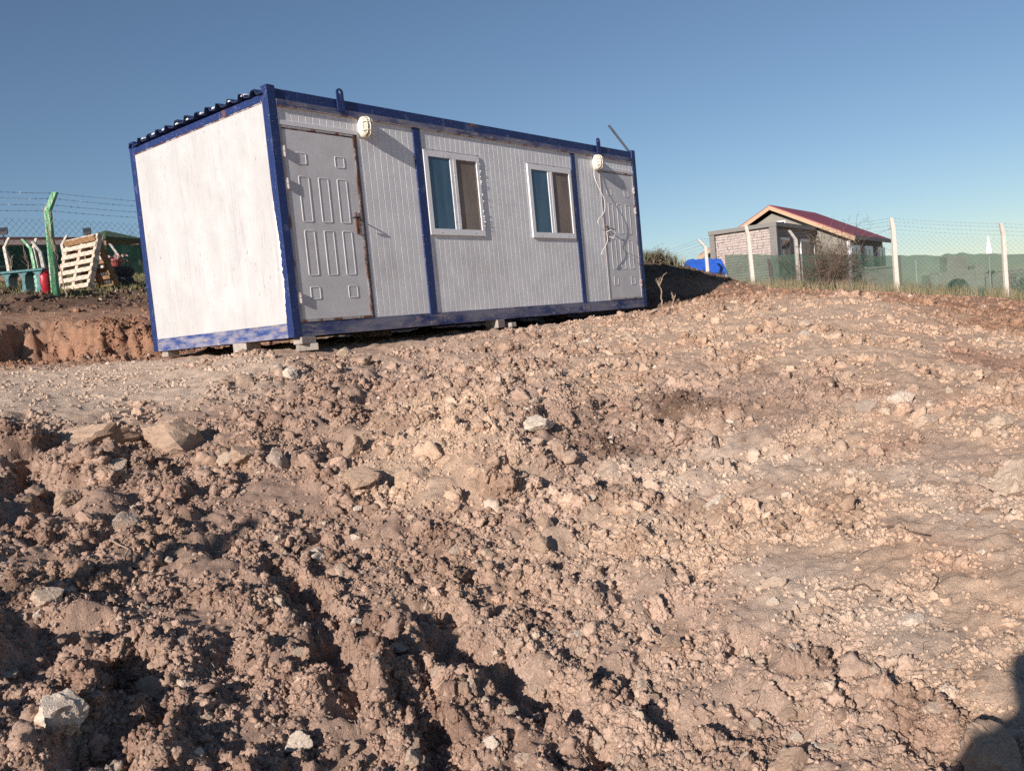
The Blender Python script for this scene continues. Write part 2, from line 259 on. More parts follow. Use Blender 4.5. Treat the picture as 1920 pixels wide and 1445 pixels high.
M['white'] = worn('white_wall_paint', (.50, .488, .482), [((.45, .432, .42), 1.6, .48, .7, (1, 1, .5)), ((.38, .35, .33), 13, .56, .78, (1, 3.0, .16)), ((.2, .17, .15), 26, .645, .70, (1, 1.6, .5)), ((.55, .545, .54), 4, .6, .75, (1, 1.5, .2))], .55, .05)
M['whitepaint'] = plain('white_overpaint', (.66, .64, .63), .6, .04, 6)
M['pvc'] = plain('white_plastic_profile', (.74, .73, .74), .35, .04, 4)
M['pvc_dirty'] = worn('white_plastic_torn_film', (.74, .73, .74), [((.12, .12, .14), 34, .63, .66, (1, 1, 1)), ((.5, .5, .55), 12, .58, .66, (1, 1, 1))], .4)
M['lampwhite'] = plain('cream_lamp_plastic', (.78, .72, .6), .4, .05, 8)
M['lens'] = plain('lamp_lens', (.5, .45, .38), .15, .2, 20)
m, n, b = new_mat('window_glass'); n.links.new(mixc(n, noise_mask(n, 2.2, .35, .7, (3, 1, .5)), (.035, .08, .13), (.08, .135, .185)), b.inputs['Base Color']); b.inputs['Roughness'].default_value = .06; b.inputs['Specular IOR Level'].default_value = .6; M['glass'] = m
m, n, b = new_mat('insect_screen'); n.links.new(mixc(n, noise_mask(n, 3, .3, .7, (1, 1, .4)), (.13, .10, .085), (.24, .2, .17)), b.inputs['Base Color']); b.inputs['Roughness'].default_value = .7; M['screen'] = m
M['concrete'] = plain('grey_concrete', (.36, .31, .27), .9, .2, 14, bmp=.4)
M['postwhite'] = plain('whitewashed_concrete', (.62, .55, .48), .9, .12, 12, bmp=.3)
M['postgrey'] = plain('weathered_concrete', (.42, .38, .34), .9, .25, 12, bmp=.3)
M['postgreen'] = worn('green_painted_concrete', (.13, .38, .18), [((.45, .55, .4), 16, .5, .62, (1, 1, .3)), ((.55, .5, .45), 30, .66, .7, (1, 1, .5))], .8)
M['wire'] = plain('galvanised_wire', (.16, .16, .17), .5, .2, 10, .6)
M['cable'] = plain('white_cable', (.75, .73, .72), .5, .05, 5)
M['iron'] = plain('dark_metal', (.03, .03, .035), .5, .2, 10, .5)
M['zinc'] = plain('galvanised_steel', (.32, .33, .33), .45, .25, 10, .5)
def net_mat(name, c, alpha):
    m, n, b = new_mat(name); out = n.nodes['Material Output']; n.nodes.remove(b)
    k = noise_mask(n, 1.3, .35, .7, (1, 1, 2)); col = mixc(n, k, tuple(x * .75 for x in c), tuple(x * 1.25 for x in c))
    d = N(n, 'ShaderNodeBsdfDiffuse'); t = N(n, 'ShaderNodeBsdfTranslucent'); a = N(n, 'ShaderNodeBsdfTransparent'); x1 = N(n, 'ShaderNodeMixShader'); x2 = N(n, 'ShaderNodeMixShader')
    n.links.new(col, d.inputs[0]); n.links.new(col, t.inputs[0]); n.links.new(d.outputs[0], x1.inputs[1]); n.links.new(t.outputs[0], x1.inputs[2]); x1.inputs[0].default_value = .35
    x2.inputs[0].default_value = alpha; n.links.new(a.outputs[0], x2.inputs[1]); n.links.new(x1.outputs[0], x2.inputs[2]); n.links.new(x2.outputs[0], out.inputs[0]); return m
M['netgreen'] = net_mat('green_shade_net', (.085, .145, .105), .76); M['netdark'] = net_mat('dark_green_net', (.03, .10, .07), .9); M['netgrey'] = net_mat('black_shade_net', (.07, .065, .06), .72)
M['pallet'] = plain('pale_pallet_wood', (.60, .47, .37), .85, .18, 7, bmp=.3, stretch=(1, 6, 6)); M['pallet_old'] = plain('dark_pallet_wood', (.30, .17, .085), .9, .25, 7, bmp=.3)
M['log'] = plain('grey_brown_log', (.2, .13, .09), .9, .25, 9, bmp=.4); M['twig'] = plain('dry_twig', (.13, .085, .06), .9, .3, 9); M['paletwig'] = plain('pale_dry_twig', (.36, .26, .19), .9, .2, 9)
M['tyre'] = plain('dusty_tyre_rubber', (.075, .062, .06), .9, .3, 12, bmp=.3); M['red'] = plain('red_paint', (.42, .015, .03), .4, .15, 6); M['teal'] = plain('teal_plastic', (.015, .12, .13), .5, .2, 6); M['mint'] = plain('mint_plastic', (.25, .5, .42), .5, .1, 6)
M['pinkflower'] = plain('pale_pink_petals', (.6, .4, .38), .7, .3, 20); M['terracotta'] = plain('red_pot', (.3, .05, .04), .6, .2, 8)
M['roofred'] = plain('red_roof_sheet', (.24, .035, .045), .55, .12, 2, stretch=(1, 8, 1)); M['fascia'] = plain('tan_timber_fascia', (.45, .3, .19), .7, .08, 5); M['render'] = plain('taupe_render', (.25, .23, .195), .9, .06, 3)
M['stoneclad'] = plain('pale_stone_cladding', (.44, .36, .33), .9, .22, 7, bmp=.4); M['mortar'] = plain('cladding_mortar', (.26, .22, .2), .95, .15, 9); M['trim'] = plain('grey_trim', (.2, .185, .17), .8, .08, 4); M['slate'] = plain('dark_grey_cladding', (.14, .135, .14), .8, .3, 14)
M['darkglass'] = plain('dark_window_glass', (.03, .035, .04), .1, .2, 2); M['tarp'] = plain('blue_tarpaulin', (.02, .10, .48), .45, .15, 4, bmp=.4); M['gazebo'] = plain('green_shingle_roof', (.05, .085, .04), .85, .15, 9); M['maroon'] = plain('maroon_wall', (.10, .045, .04), .8, .25, 3); M['flatroof'] = plain('roof_edge_pink_grey', (.34, .27, .25), .8, .1, 5)
M['parasol'] = plain('white_canvas', (.8, .8, .8), .8, .03, 5); M['block'] = plain('pale_masonry', (.5, .46, .4), .9, .15, 6, bmp=.3); M['conifer'] = plain('conifer_needles', (.045, .05, .03), .8, .4, 10); M['skin'] = plain('skin', (.5, .3, .22), .6, .05, 8); M['cloth'] = plain('dark_cloth', (.05, .05, .06), .9, .2, 10)
M['bushtwig'] = plain('thorn_bush_twigs', (.15, .10, .075), .9, .35, 3); M['bushleaf'] = plain('thorn_bush_leaves', (.09, .075, .045), .8, .4, 3)
def leaf_mat(name, c1, c2, sc=2.5):
    m, n, b = new_mat(name); ge = N(n, 'ShaderNodeNewGeometry'); no = N(n, 'ShaderNodeTexNoise'); no.inputs['Scale'].default_value = sc; no.inputs['Detail'].default_value = 4; n.links.new(ge.outputs['Position'], no.inputs[0])
    r = N(n, 'ShaderNodeMapRange'); r.inputs[1].default_value = .38; r.inputs[2].default_value = .62; n.links.new(no.outputs[0], r.inputs[0]); n.links.new(mixc(n, r.outputs[0], c1, c2), b.inputs['Base Color']); b.inputs['Roughness'].default_value = .8; return m
M['grass'] = leaf_mat('short_grass', (.09, .11, .03), (.26, .21, .1)); M['drygrass'] = leaf_mat('dry_weeds', (.30, .23, .14), (.17, .16, .08)); M['weed'] = leaf_mat('dull_green_weed', (.08, .085, .04), (.2, .16, .1))
def stone_mat(name, c, dirt):
    m, n, b = new_mat(name); col = mixc(n, noise_mask(n, 7, .35, .65, off=2), tuple(x * .8 for x in c), tuple(min(1, x * 1.12) for x in c)); col = mixc(n, noise_mask(n, 4, .5, .7, off=9), col, dirt)
    n.links.new(col, b.inputs['Base Color']); b.inputs['Roughness'].default_value = .9; bump(n, b, noise_mask(n, 22, .25, .75, detail=8, coord='Object'), .5, .02); return m
M['st_pale'] = stone_mat('pale_limestone', (.54, .41, .305), (.43, .295, .21)); M['st_tan'] = stone_mat('tan_stone', (.42, .29, .205), (.36, .235, .165)); M['st_white'] = stone_mat('chalky_stone', (.68, .56, .45), (.52, .38, .28)); M['st_grey'] = stone_mat('grey_stone', (.40, .31, .25), (.40, .27, .19))

# ------------------------------------------------------------------ mesh helpers
class MB:
    def __init__(s): s.v = []; s.f = []
    def box(s, x0, x1, y0, y1, z0, z1):
        i = len(s.v); s.v += [(x, y, z) for z in (z0, z1) for y in (y0, y1) for x in (x0, x1)]
        s.f += [(i, i + 2, i + 3, i + 1), (i + 4, i + 5, i + 7, i + 6), (i, i + 1, i + 5, i + 4), (i + 2, i + 6, i + 7, i + 3), (i, i + 4, i + 6, i + 2), (i + 1, i + 3, i + 7, i + 5)]; return s
    def prism(s, poly, d):                          # poly: 3-D outline, d: extrusion vector
        i = len(s.v); n = len(poly); d = Vector(d); s.v += [tuple(Vector(p)) for p in poly] + [tuple(Vector(p) + d) for p in poly]
        s.f += [tuple(range(i + n - 1, i - 1, -1)), tuple(range(i + n, i + 2 * n))] + [(i + k, i + (k + 1) % n, i + n + (k + 1) % n, i + n + k) for k in range(n)]; return s
    def tube(s, pts, r, n=6, cap=True):
        pts = [Vector(p) for p in pts]; rs = r if isinstance(r, (list, tuple)) else [r] * len(pts); i0 = len(s.v); up = None
        for k, p in enumerate(pts):
            t = (pts[min(k + 1, len(pts) - 1)] - pts[max(k - 1, 0)]).normalized()
            if up is None: up = Vector((0, 0, 1)) if abs(t.z) < .9 else Vector((1, 0, 0))
            a = t.cross(up).normalized(); bb = a.cross(t).normalized(); up = bb
            for j in range(n):
                q = 2 * math.pi * (j + .5) / n; s.v.append(tuple(p + a * math.cos(q) * rs[k] + bb * math.sin(q) * rs[k]))
        for k in range(len(pts) - 1):
            for j in range(n):
                s.f.append((i0 + k * n + j, i0 + k * n + (j + 1) % n, i0 + (k + 1) * n + (j + 1) % n, i0 + (k + 1) * n + j))
        if cap: s.f.append(tuple(range(i0 + n - 1, i0 - 1, -1))); e = i0 + (len(pts) - 1) * n; s.f.append(tuple(range(e, e + n)))
        return s
    def lathe(s, prof, n=20, o=(0, 0, 0)):
        i0 = len(s.v)
        for r, z in prof:
            for j in range(n): q = 2 * math.pi * j / n; s.v.append((o[0] + r * math.cos(q), o[1] + r * math.sin(q), o[2] + z))
        for k in range(len(prof) - 1):
            for j in range(n): s.f.append((i0 + k * n + j, i0 + k * n + (j + 1) % n, i0 + (k + 1) * n + (j + 1) % n, i0 + (k + 1) * n + j))
        s.f.append(tuple(range(i0 + n - 1, i0 - 1, -1))); e = i0 + (len(prof) - 1) * n; s.f.append(tuple(range(e, e + n))); return s
    def build(s, name, mat, parent=None, smooth=False, bevel=0):
        me = bpy.data.meshes.new(name); me.from_pydata(s.v, [], s.f); me.update(); o = bpy.data.objects.new(name, me); COL.objects.link(o)
        if mat: me.materials.append(M[mat])
        if smooth: me.polygons.foreach_set('use_smooth', [True] * len(me.polygons))
        if parent: o.parent = parent
        if bevel: bv = o.modifiers.new('bevel', 'BEVEL'); bv.width = bevel; bv.segments = 2; bv.limit_method = 'ANGLE'
        return o
def box(name, mat, parent, x0, x1, y0, y1, z0, z1, bevel=0): return MB().box(x0, x1, y0, y1, z0, z1).build(name, mat, parent, bevel=bevel)
def tag(o, label=None, cat=None, group=None, kind=None):
    for k, v in (('label', label), ('category', cat), ('group', group), ('kind', kind)):
        if v: o[k] = v
    return o
def thing(name, label, cat, loc=(0, 0, 0), rz=0, group=None):
    o = bpy.data.objects.new(name, None); o.empty_display_size = .2; COL.objects.link(o); o.location = loc; o.rotation_euler = (0, 0, rz); return tag(o, label, cat, group)

# ------------------------------------------------------------------ ground sheet
def axis(parts):
    out = []
    for a0, a1, st in parts: out.append(np.arange(a0, a1, st))
    return np.concatenate(out + [np.array([parts[-1][1]])])
A = axis([(-400, -60, 60), (-60, -12, 8), (-12, -2, .5), (-2, 1.2, .12), (1.2, 2, .03), (2, 5, .0125), (5, 8, .02), (8, 13, .035), (13, 20, .09), (20, 36, .3), (36, 70, 3), (70, 500, 40), (500, 3000, 500)])
Bp = axis([(0, 2.2, .0135), (2.2, 3.8, .02), (3.8, 6.6, .035), (6.6, 12, .12), (12, 24, .6), (24, 60, 4), (60, 400, 40), (400, 3000, 650)])
Bx = np.concatenate([-Bp[::-1], Bp[1:]])
ga, gb = np.meshgrid(A, Bx, indexing='ij'); X, Y = unab(ga.ravel(), gb.ravel())
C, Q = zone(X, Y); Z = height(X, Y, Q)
me = bpy.data.meshes.new('ground'); na, nb = len(A), len(Bx)
me.vertices.add(len(X)); me.vertices.foreach_set('co', np.stack([X, Y, Z], 1).ravel())
idx = np.arange(na * nb).reshape(na, nb); quads = np.stack([idx[:-1, :-1], idx[1:, :-1], idx[1:, 1:], idx[:-1, 1:]], -1).reshape(-1, 4)
me.loops.add(quads.size); me.loops.foreach_set('vertex_index', quads.ravel()); me.polygons.add(len(quads)); me.polygons.foreach_set('loop_start', np.arange(0, quads.size, 4)); me.polygons.foreach_set('loop_total', np.full(len(quads), 4))
me.polygons.foreach_set('use_smooth', np.ones(len(quads), bool)); me.update(); me.validate()
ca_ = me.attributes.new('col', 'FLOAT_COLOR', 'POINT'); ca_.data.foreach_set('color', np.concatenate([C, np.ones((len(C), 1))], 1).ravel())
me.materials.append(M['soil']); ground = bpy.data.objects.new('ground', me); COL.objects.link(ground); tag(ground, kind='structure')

# ------------------------------------------------------------------ loose clods (stuff)
def lump_mesh(name, sub, seed, planes=4, kmin=.5, kmax=.85, n1=.3, n2=.24, n3=.2, flat=.85):
    bm = bmesh.new(); bmesh.ops.create_icosphere(bm, subdivisions=sub, radius=1); r = random.Random(seed)
    pl = [(Vector((r.gauss(0, 1), r.gauss(0, 1), r.gauss(0, 1))).normalized(), r.uniform(kmin, kmax)) for _ in range(planes)]
    from mathutils import noise as mn
    off = Vector((r.uniform(-50, 50),) * 3)
    for v in bm.verts:
        d = v.co.normalized(); rad = 1.0
        for nn, k in pl:
            t = d.dot(nn)
            if t > 0: rad = min(rad, k / t)
        rad *= 1 + n1 * mn.noise(d * 1.7 + off) + n2 * mn.noise(d * 4.1 + off) + n3 * mn.noise(d * 9.5 + off)
        v.co = d * rad; v.co.z *= flat
    me = bpy.data.meshes.new(name); bm.to_mesh(me); bm.free(); me.polygons.foreach_set('use_smooth', [True] * len(me.polygons))
    if planes > 8: me.set_sharp_from_angle(angle=.42)
    return me
src = bpy.data.collections.new('clod_sources')
for k in range(9):
    mm = lump_mesh('clod_shape', 4 if k < 2 else 3 if k < 6 else 2, 100 + k, 5, .5, .9, .35, .4, .34, .85); mm.materials.append(M['clod']); src.objects.link(bpy.data.objects.new('clod_shape_%d' % k, mm))
gn = bpy.data.node_groups.new('scatter_clods', 'GeometryNodeTree'); gn.interface.new_socket('Geometry', in_out='INPUT', socket_type='NodeSocketGeometry'); gn.interface.new_socket('Geometry', in_out='OUTPUT', socket_type='NodeSocketGeometry')
gi = gn.nodes.new('NodeGroupInput'); go = gn.nodes.new('NodeGroupOutput'); ip = gn.nodes.new('GeometryNodeInstanceOnPoints'); ci = gn.nodes.new('GeometryNodeCollectionInfo')
ci.inputs['Collection'].default_value = src; ci.inputs['Separate Children'].default_value = True; ci.inputs['Reset Children'].default_value = True; ip.inputs['Pick Instance'].default_value = True
def nattr(nm, t): o = gn.nodes.new('GeometryNodeInputNamedAttribute'); o.data_type = t; o.inputs[0].default_value = nm; return o.outputs[0]
mp_ = gn.nodes.new('GeometryNodeMeshToPoints'); gn.links.new(gi.outputs[0], mp_.inputs[0]); gn.links.new(mp_.outputs[0], ip.inputs['Points']); gn.links.new(ci.outputs[0], ip.inputs['Instance']); gn.links.new(nattr('idx', 'INT'), ip.inputs['Instance Index'])
gn.links.new(nattr('rot', 'FLOAT_VECTOR'), ip.inputs['Rotation']); gn.links.new(nattr('scl', 'FLOAT_VECTOR'), ip.inputs['Scale']); gn.links.new(ip.outputs[0], go.inputs[0])
PX, PY, PS = [], [], []
def scatter(n, d0, d1, s0, s1, pw, half=.66, rmin=0):
    D = np.sqrt(rng.uniform(d0 * d0, d1 * d1, n)); th = rng.uniform(-half, half, n); a = D * np.cos(th); b = D * np.sin(th); x, y = unab(a, b)
    s = s0 + (s1 - s0) * rng.random(n) ** pw; PX.append(x); PY.append(y); PS.append(s)
scatter(105000, 1.9, 4.4, .0035, .012, 1.6); scatter(90000, 4.2, 7.0, .0055, .016, 1.6); scatter(110000, 6.6, 12.8, .009, .022, 1.6, .7); scatter(20000, 1.9, 5.0, .01, .03, 2.2); scatter(9000, 4.5, 12, .018, .06, 2.4); scatter(1000, 1.9, 6, .028, .06, 2.0); scatter(900, 5, 11, .04, .085, 2.0); scatter(26000, 11.3, 22, .015, .05, 2.0, .7)
px = np.concatenate(PX); py = np.concatenate(PY); ps = np.concatenate(PS); pc, pq = zone(px, py)
keep = rng.random(len(px)) < np.clip((pq - .04) * 1.25 * np.clip(.72 + 1.5 * fbm(px, py, .3, 3, 300), .12, 1.3), np.where(pq < .22, .008, .05), 1); keep &= ~((ps > .025) & (pq < .4))
keep &= ~((px > -.15) & (px < 7.15) & (py > -.25) & (py < 3.0))
px, py, ps, pc, pq = px[keep], py[keep], ps[keep], pc[keep], pq[keep]; pz = height(px, py, pq) - ps * .05
cm_ = bpy.data.meshes.new('soil_clods'); cm_.vertices.add(len(px)); cm_.vertices.foreach_set('co', np.stack([px, py, pz], 1).ravel()); nn = len(px)
t = cm_.attributes.new('idx', 'INT', 'POINT'); t.data.foreach_set('value', np.where(ps > .015, rng.integers(0, 6, nn), rng.integers(4, 9, nn)).astype(np.int32))
t = cm_.attributes.new('rot', 'FLOAT_VECTOR', 'POINT'); t.data.foreach_set('vector', rng.uniform(0, 6.28, (nn, 3)).ravel())
t = cm_.attributes.new('scl', 'FLOAT_VECTOR', 'POINT'); t.data.foreach_set('vector', (ps[:, None] * rng.uniform(.7, 1.3, (nn, 3))).ravel())
jit = rng.normal(1, .09, (nn, 1)); pale = (rng.random(nn) < .025)[:, None]; pcol = np.clip(np.where(pale, np.array([[.56, .43, .33]]), pc) * jit, 0, 1)
t = cm_.attributes.new('col', 'FLOAT_COLOR', 'POINT'); t.data.foreach_set('color', np.concatenate([pcol, np.ones((nn, 1))], 1).ravel())
clods = bpy.data.objects.new('soil_clods', cm_); COL.objects.link(clods); md = clods.modifiers.new('scatter', 'NODES'); md.node_group = gn
tag(clods, 'loose crumbled brown soil clods strewn over the dug ground', 'soil', kind='stuff')

# ================================================================== the cabin
L_, W_, H_ = 7.0, 2.85, 2.53
cab = thing('portable_cabin', 'blue framed portable cabin with white end wall and grey ribbed front raised on blocks', 'cabin')
# corner posts (hollow square section with a top cap)
for px_, py_, mt in ((0, 0, 'blue'), (L_ - .1, 0, 'blue'), (0, W_ - .1, 'blue'), (L_ - .1, W_ - .1, 'blue')):
    o = MB().box(px_, px_ + .1, py_, py_ + .1, 0, H_).box(px_ + .012, px_ + .088, py_ + .012, py_ + .088, H_ + .0005, H_ + .006).build('corner_post', mt, cab, bevel=.004)
# front and back rails: box upper rail with a projecting ledge below it; bottom channel with a lip
for yy, sg in ((0, 1), (W_, -1)):
    def yb(a, b): return sorted((yy + sg * a, yy + sg * b))
    o = MB().box(.1, L_ - .1, *yb(.022, .09), 2.402, 2.51).build('top_rail', 'blue', cab, bevel=.004)
    o = MB().box(.1, L_ - .1, *yb(-.004, .085), 2.338, 2.4).build('rail_ledge', 'blue_rail', cab, bevel=.003)
    MB().box(.1, L_ - .1, *yb(-.0055, .08), 2.331, 2.3375).build('drip_edge', 'doorframe', cab)
    o = MB().box(.1, L_ - .1, *yb(.002, .1), 0.0, .128).box(.1, L_ - .1, *yb(.012, .095), .1285, .15).build('bottom_rail', 'blue_rail', cab, bevel=.004)
for xx, sg in ((0, 1), (L_, -1)):
    def xb(a, b): return sorted((xx + sg * a, xx + sg * b))
    MB().box(*xb(.002, .09), .1, W_ - .1, 2.378, 2.452).build('top_rail', 'blue', cab, bevel=.003)
    MB().box(*xb(.006, .08), .1, W_ - .1, 2.368, 2.3775).build('drip_edge', 'rust', cab)
    MB().box(*xb(.002, .1), .1, W_ - .1, 0, .135).box(*xb(.010, .095), .1, W_ - .1, .1355, .15).build('bottom_rail', 'blue_end', cab, bevel=.004)
MB().box(.11, L_ - .11, .105, W_ - .105, .02, .14).build('floor', 'iron', cab)
for k in range(6): box('floor_beam', 'iron', cab, .5 + k * 1.15, .58 + k * 1.15, .11, W_ - .11, -.0, .0195)
# mid posts on the front (and back)
for x0, x1 in ((1.99, 2.108), (5.188, 5.283)):
    o = MB().box(x0, x1, .003, .06, .03, 2.3305).build('mid_post', 'blue', cab, bevel=.003)
    MB().box(x0 - .012, x1 + .06, -.0015, .0019, .012, .118).build('gusset', 'blue_rail', o)
# front wall panels with shallow vertical grooves
def panel(x0, x1, z0, z1, y=.018, name='wall_panel', pitch=.0905, phase=0.0, mat='grey'):
    xs = [(x0, 0)]; k = math.ceil((x0 - phase + .012) / pitch)
    while phase + k * pitch < x1 - .012:
        c = phase + k * pitch; xs += [(c - .006, 0), (c - .002, .0034), (c + .0015, .0034), (c + .0035, -.0003), (c + .0055, -.0003), (c + .0085, 0)]; k += 1
    xs.append((x1, 0)); mb = MB()
    for x, d in xs: mb.v += [(x, y + d, z0), (x, y + d, z1)]
    n = len(xs)
    mb.v += [(x0, y + .05, z0), (x0, y + .05, z1), (x1, y + .05, z0), (x1, y + .05, z1)]; m_ = 2 * n
    for i in range(n - 1): mb.f.append((2 * i, 2 * i + 2, 2 * i + 3, 2 * i + 1))
    mb.f += [(m_, 0, 1, m_ + 1), (2 * n - 2, m_ + 2, m_ + 3, 2 * n - 1), (m_, m_ + 1, m_ + 3, m_ + 2), (m_ + 1, 1, *[2 * i + 1 for i in range(1, n)], m_ + 3), (m_, m_ + 2, *[2 * i for i in range(n - 1, -1, -1)])]
    return mb.build(name, mat, cab)
GAP = .0035
for x0, x1, z0 in ((1.128, 1.989, .15), (2.109, 3.1 - GAP, .15), (3.1, 4.1 - GAP, .15), (4.1, 5.1 - GAP, .15), (5.1, 5.187, .15), (5.284, 5.905, .15), (.101, 1.128 - GAP, 2.165), (5.905 + GAP, 6.899, 2.165)):
    panel(x0, x1, z0, 2.3365)
box('back_wall_panel', 'grey', cab, .1, 6.9, W_ - .07, W_ - .02, .15, 2.35)
for y0, y1 in ((.1005, 0.83 - .0015), (.83, 1.83 - .0015), (1.83, 2.7495)):
    box('end_wall_panel', 'white', cab, .012, .06, y0, y1, .1505, 2.3675)
    box('end_wall_panel', 'white', cab, L_ - .06, L_ - .012, y0, y1, .1505, 2.3675)
# ragged white overpaint lapping onto the near corner post
mb = MB(); zz = np.linspace(.18, 1.54, 160); i0 = 0
ed = [.1 - (.034 + .02 * float(fbm(np.array([z]), np.array([.3]), .5, 2, 12)[0]) + .022 * float(fbm(np.array([z]), np.array([.7]), .07, 4, 14)[0])) * min(1, (1.55 - z) * 1.3) * min(1, (z - .1) * 3) for z in zz]
for z, e in zip(zz, ed): mb.v += [(-.0012, min(.099, max(.012, e)), z), (-.0012, .101, z)]
for k in range(len(zz) - 1): mb.f.append((2 * k, 2 * k + 2, 2 * k + 3, 2 * k + 1))
mb.build('overpaint', 'whitepaint', cab)
# roof sheet: trapezoid corrugation running the length of the cabin
mb = MB(); prof = []; y = .06
while y < W_ - .1: prof += [(y, 0), (y + .075, 0), (y + .105, .052), (y + .165, .052), (y + .195, 0)]; y += .212
xs = [-.035, 1.4, 2.8, 4.2, 5.6, 7.02]
for x in xs:
    for k, (yy, dz) in enumerate(prof): mb.v.append((x, yy, 2.458 + dz * (.8 + .4 * random.random()) + .03 * math.sin(math.pi * yy / W_) + (random.uniform(-.006, .006) if x < 0 else 0)))
n_ = len(prof)
for i in range(len(xs) - 1):
    for k in range(n_ - 1): mb.f.append((i * n_ + k, (i + 1) * n_ + k, (i + 1) * n_ + k + 1, i * n_ + k + 1))
o = mb.build('roof_sheet', 'roofblue', cab); sd = o.modifiers.new('thick', 'SOLIDIFY'); sd.thickness = .006
for k in range(9):                                     # torn white insulation scraps at the roof edge
    y = .35 + k * .26 + random.uniform(-.05, .05); MB().prism([(-.02, y, 2.5), (-.02, y + .07, 2.498), (-.02, y + .06, 2.512), (-.02, y + .02, 2.516)], (.05, .01, .012)).build('insulation_scrap', 'whitepaint', o)
# lifting lugs
def lug(x):
    mb = MB(); n = 20; out = []
    for k in range(n): q = math.pi * k / (n - 1); out.append((x + .047 * math.cos(q), 2.575 + .044 * math.sin(q)))
    out += [(x - .047, 2.37), (x + .047, 2.37)]
    hole = [(x + .018 * math.cos(2 * math.pi * k / 16), 2.58 + .022 * math.sin(2 * math.pi * k / 16)) for k in range(16)]
    bm = bmesh.new(); ring = [bm.verts.new((a, -.006, b)) for a, b in out]; hr = [bm.verts.new((a, -.006, b)) for a, b in hole]
    es = [bm.edges.new((r_[k], r_[(k + 1) % len(r_)])) for r_ in (ring, hr) for k in range(len(r_))]
    bmesh.ops.triangle_fill(bm, edges=es, use_beauty=True); me = bpy.data.meshes.new('lifting_lug'); bm.to_mesh(me); bm.free(); o = bpy.data.objects.new('lifting_lug', me); me.materials.append(M['blue']); COL.objects.link(o); o.parent = cab
    s_ = o.modifiers.new('thick', 'SOLIDIFY'); s_.thickness = .014; s_.offset = 0
for x in (.93, 5.93): lug(x)
# loose galvanised strip standing up from the roof end
p0 = onY(1180, 284, .05); p1 = onY(1142, 236, .05)
MB().prism([tuple(p0 + (-.028, 0, -.01)), tuple(p0 + (.028, 0, .01)), tuple(p1 + (.028, 0, .02)), tuple(p1 + (-.028, 0, -.0))], (0, .012, 0)).build('metal_strip', 'zinc', cab)
# ---- doors
def rrect(x0, x1, z0, z1, r=.018):
    pts = []
    for cx_, cz_, q0 in ((x1 - r, z1 - r, 0), (x0 + r, z1 - r, 1), (x0 + r, z0 + r, 2), (x1 - r, z0 + r, 3)):
        for k in range(4): q = math.pi / 2 * (q0 + k / 3); pts.append((cx_ + r * math.cos(q), cz_ + r * math.sin(q)))
    return pts
def door(x0, x1, hinge_left):
    d = bpy.data.objects.new('door', None); COL.objects.link(d); d.parent = cab
    z0, z1 = .172, 2.112; fl = MB(); w_ = .032
    MB().box(x0 - w_, x0 - .002, .006, .05, .151, z1 + .035).build('door_frame', 'doorframe', d); MB().box(x1 + .002, x1 + w_ * .7, .006, .05, .151, z1 + .035).build('door_frame', 'rust' if hinge_left else 'doorframe', d)
    MB().box(x0 - .0018, x1 + .0018, .0065, .05, z1 + .012, z1 + .035).build('door_frame', 'doorframe', d); MB().box(x0 - .0018, x1 + .0018, .004, .05, .151, .17).build('threshold', 'rust' if hinge_left else 'doorframe', d)
    MB().box(x0 + .06 if hinge_left else x0, x1 - .12, .016, .03, z1 + .001, z1 + .0118).build('rust_gap', 'rust', d)
    lf = MB().box(x0, x1, .013, .045, z0, z1).build('door_leaf', 'door', d, bevel=.003)
    s_ = (x1 - x0) / .93
    def em(a, b, c, e):                                # pressed rectangle: raised rounded rim, flat middle
        a = x0 + (a - .13) * s_; b = x0 + (b - .13) * s_; mb = MB()
        rings = [(rrect(a, b, c, e, .02), .0131), (rrect(a + .004, b - .004, c + .004, e - .004, .017), .0085), (rrect(a + .011, b - .011, c + .011, e - .011, .012), .0085), (rrect(a + .016, b - .016, c + .016, e - .016, .009), .0122)]
        for rr, yv in rings: mb.v += [(x, yv, z) for x, z in rr]
        n = 16
        for k in range(3):
            for j in range(n): mb.f.append((k * n + j, (k + 1) * n + j, (k + 1) * n + (j + 1) % n, k * n + (j + 1) % n))
        mb.f.append(tuple(range(3 * n + n - 1, 3 * n - 1, -1))); mb.build('embossed_panel', 'door', lf, smooth=False)
    for a, b in ((.268, .405), (.774, .912)): em(a, b, 1.765, 1.892); em(a, b, .372, .512)
    for a, b in ((.272, .412), (.525, .665), (.774, .914)): em(a, b, 1.174, 1.65); em(a, b, .62, 1.096)
    hx = x0 if hinge_left else x1
    for hz in (1.88, 1.557, .398): MB().tube([(hx, -.006, hz - .055), (hx, -.006, hz - .004)], .013, 8).tube([(hx, -.006, hz + .002), (hx, -.006, hz + .055)], .013, 8).box(hx - .016, hx + .016, .000, .0128, hz - .04, hz + .04).build('hinge', 'doorframe', d)
    kx = x1 - .06 if hinge_left else x0 + .06; sg = -1 if hinge_left else 1
    h = MB().box(kx - .022, kx + .022, .002, .0128, 1.067, 1.307).build('door_handle', 'rust', d, bevel=.003)
    MB().tube([(kx, .003, 1.24), (kx, -.045, 1.24), (kx + sg * .03, -.055, 1.238), (kx + sg * .105, -.05, 1.232)], .009, 8).build('lever', 'iron', h, smooth=True)
    MB().box(kx - .008, kx + .008, -.001, .002, 1.105, 1.13).build('keyhole', 'iron', h)
    box('lock_plate', 'rust', d, *sorted((kx - sg * .042, kx - sg * .068)), .0045, .0127, 1.05, 1.32)
    return d
door(.135, 1.062, True); door(5.945, 6.862, False)
for x0, x1 in ((.1015, 1.127), (5.906, 6.8985)): box('door_header', 'grey', cab, x0, x1, .004, .017, 2.1485, 2.195, .002)
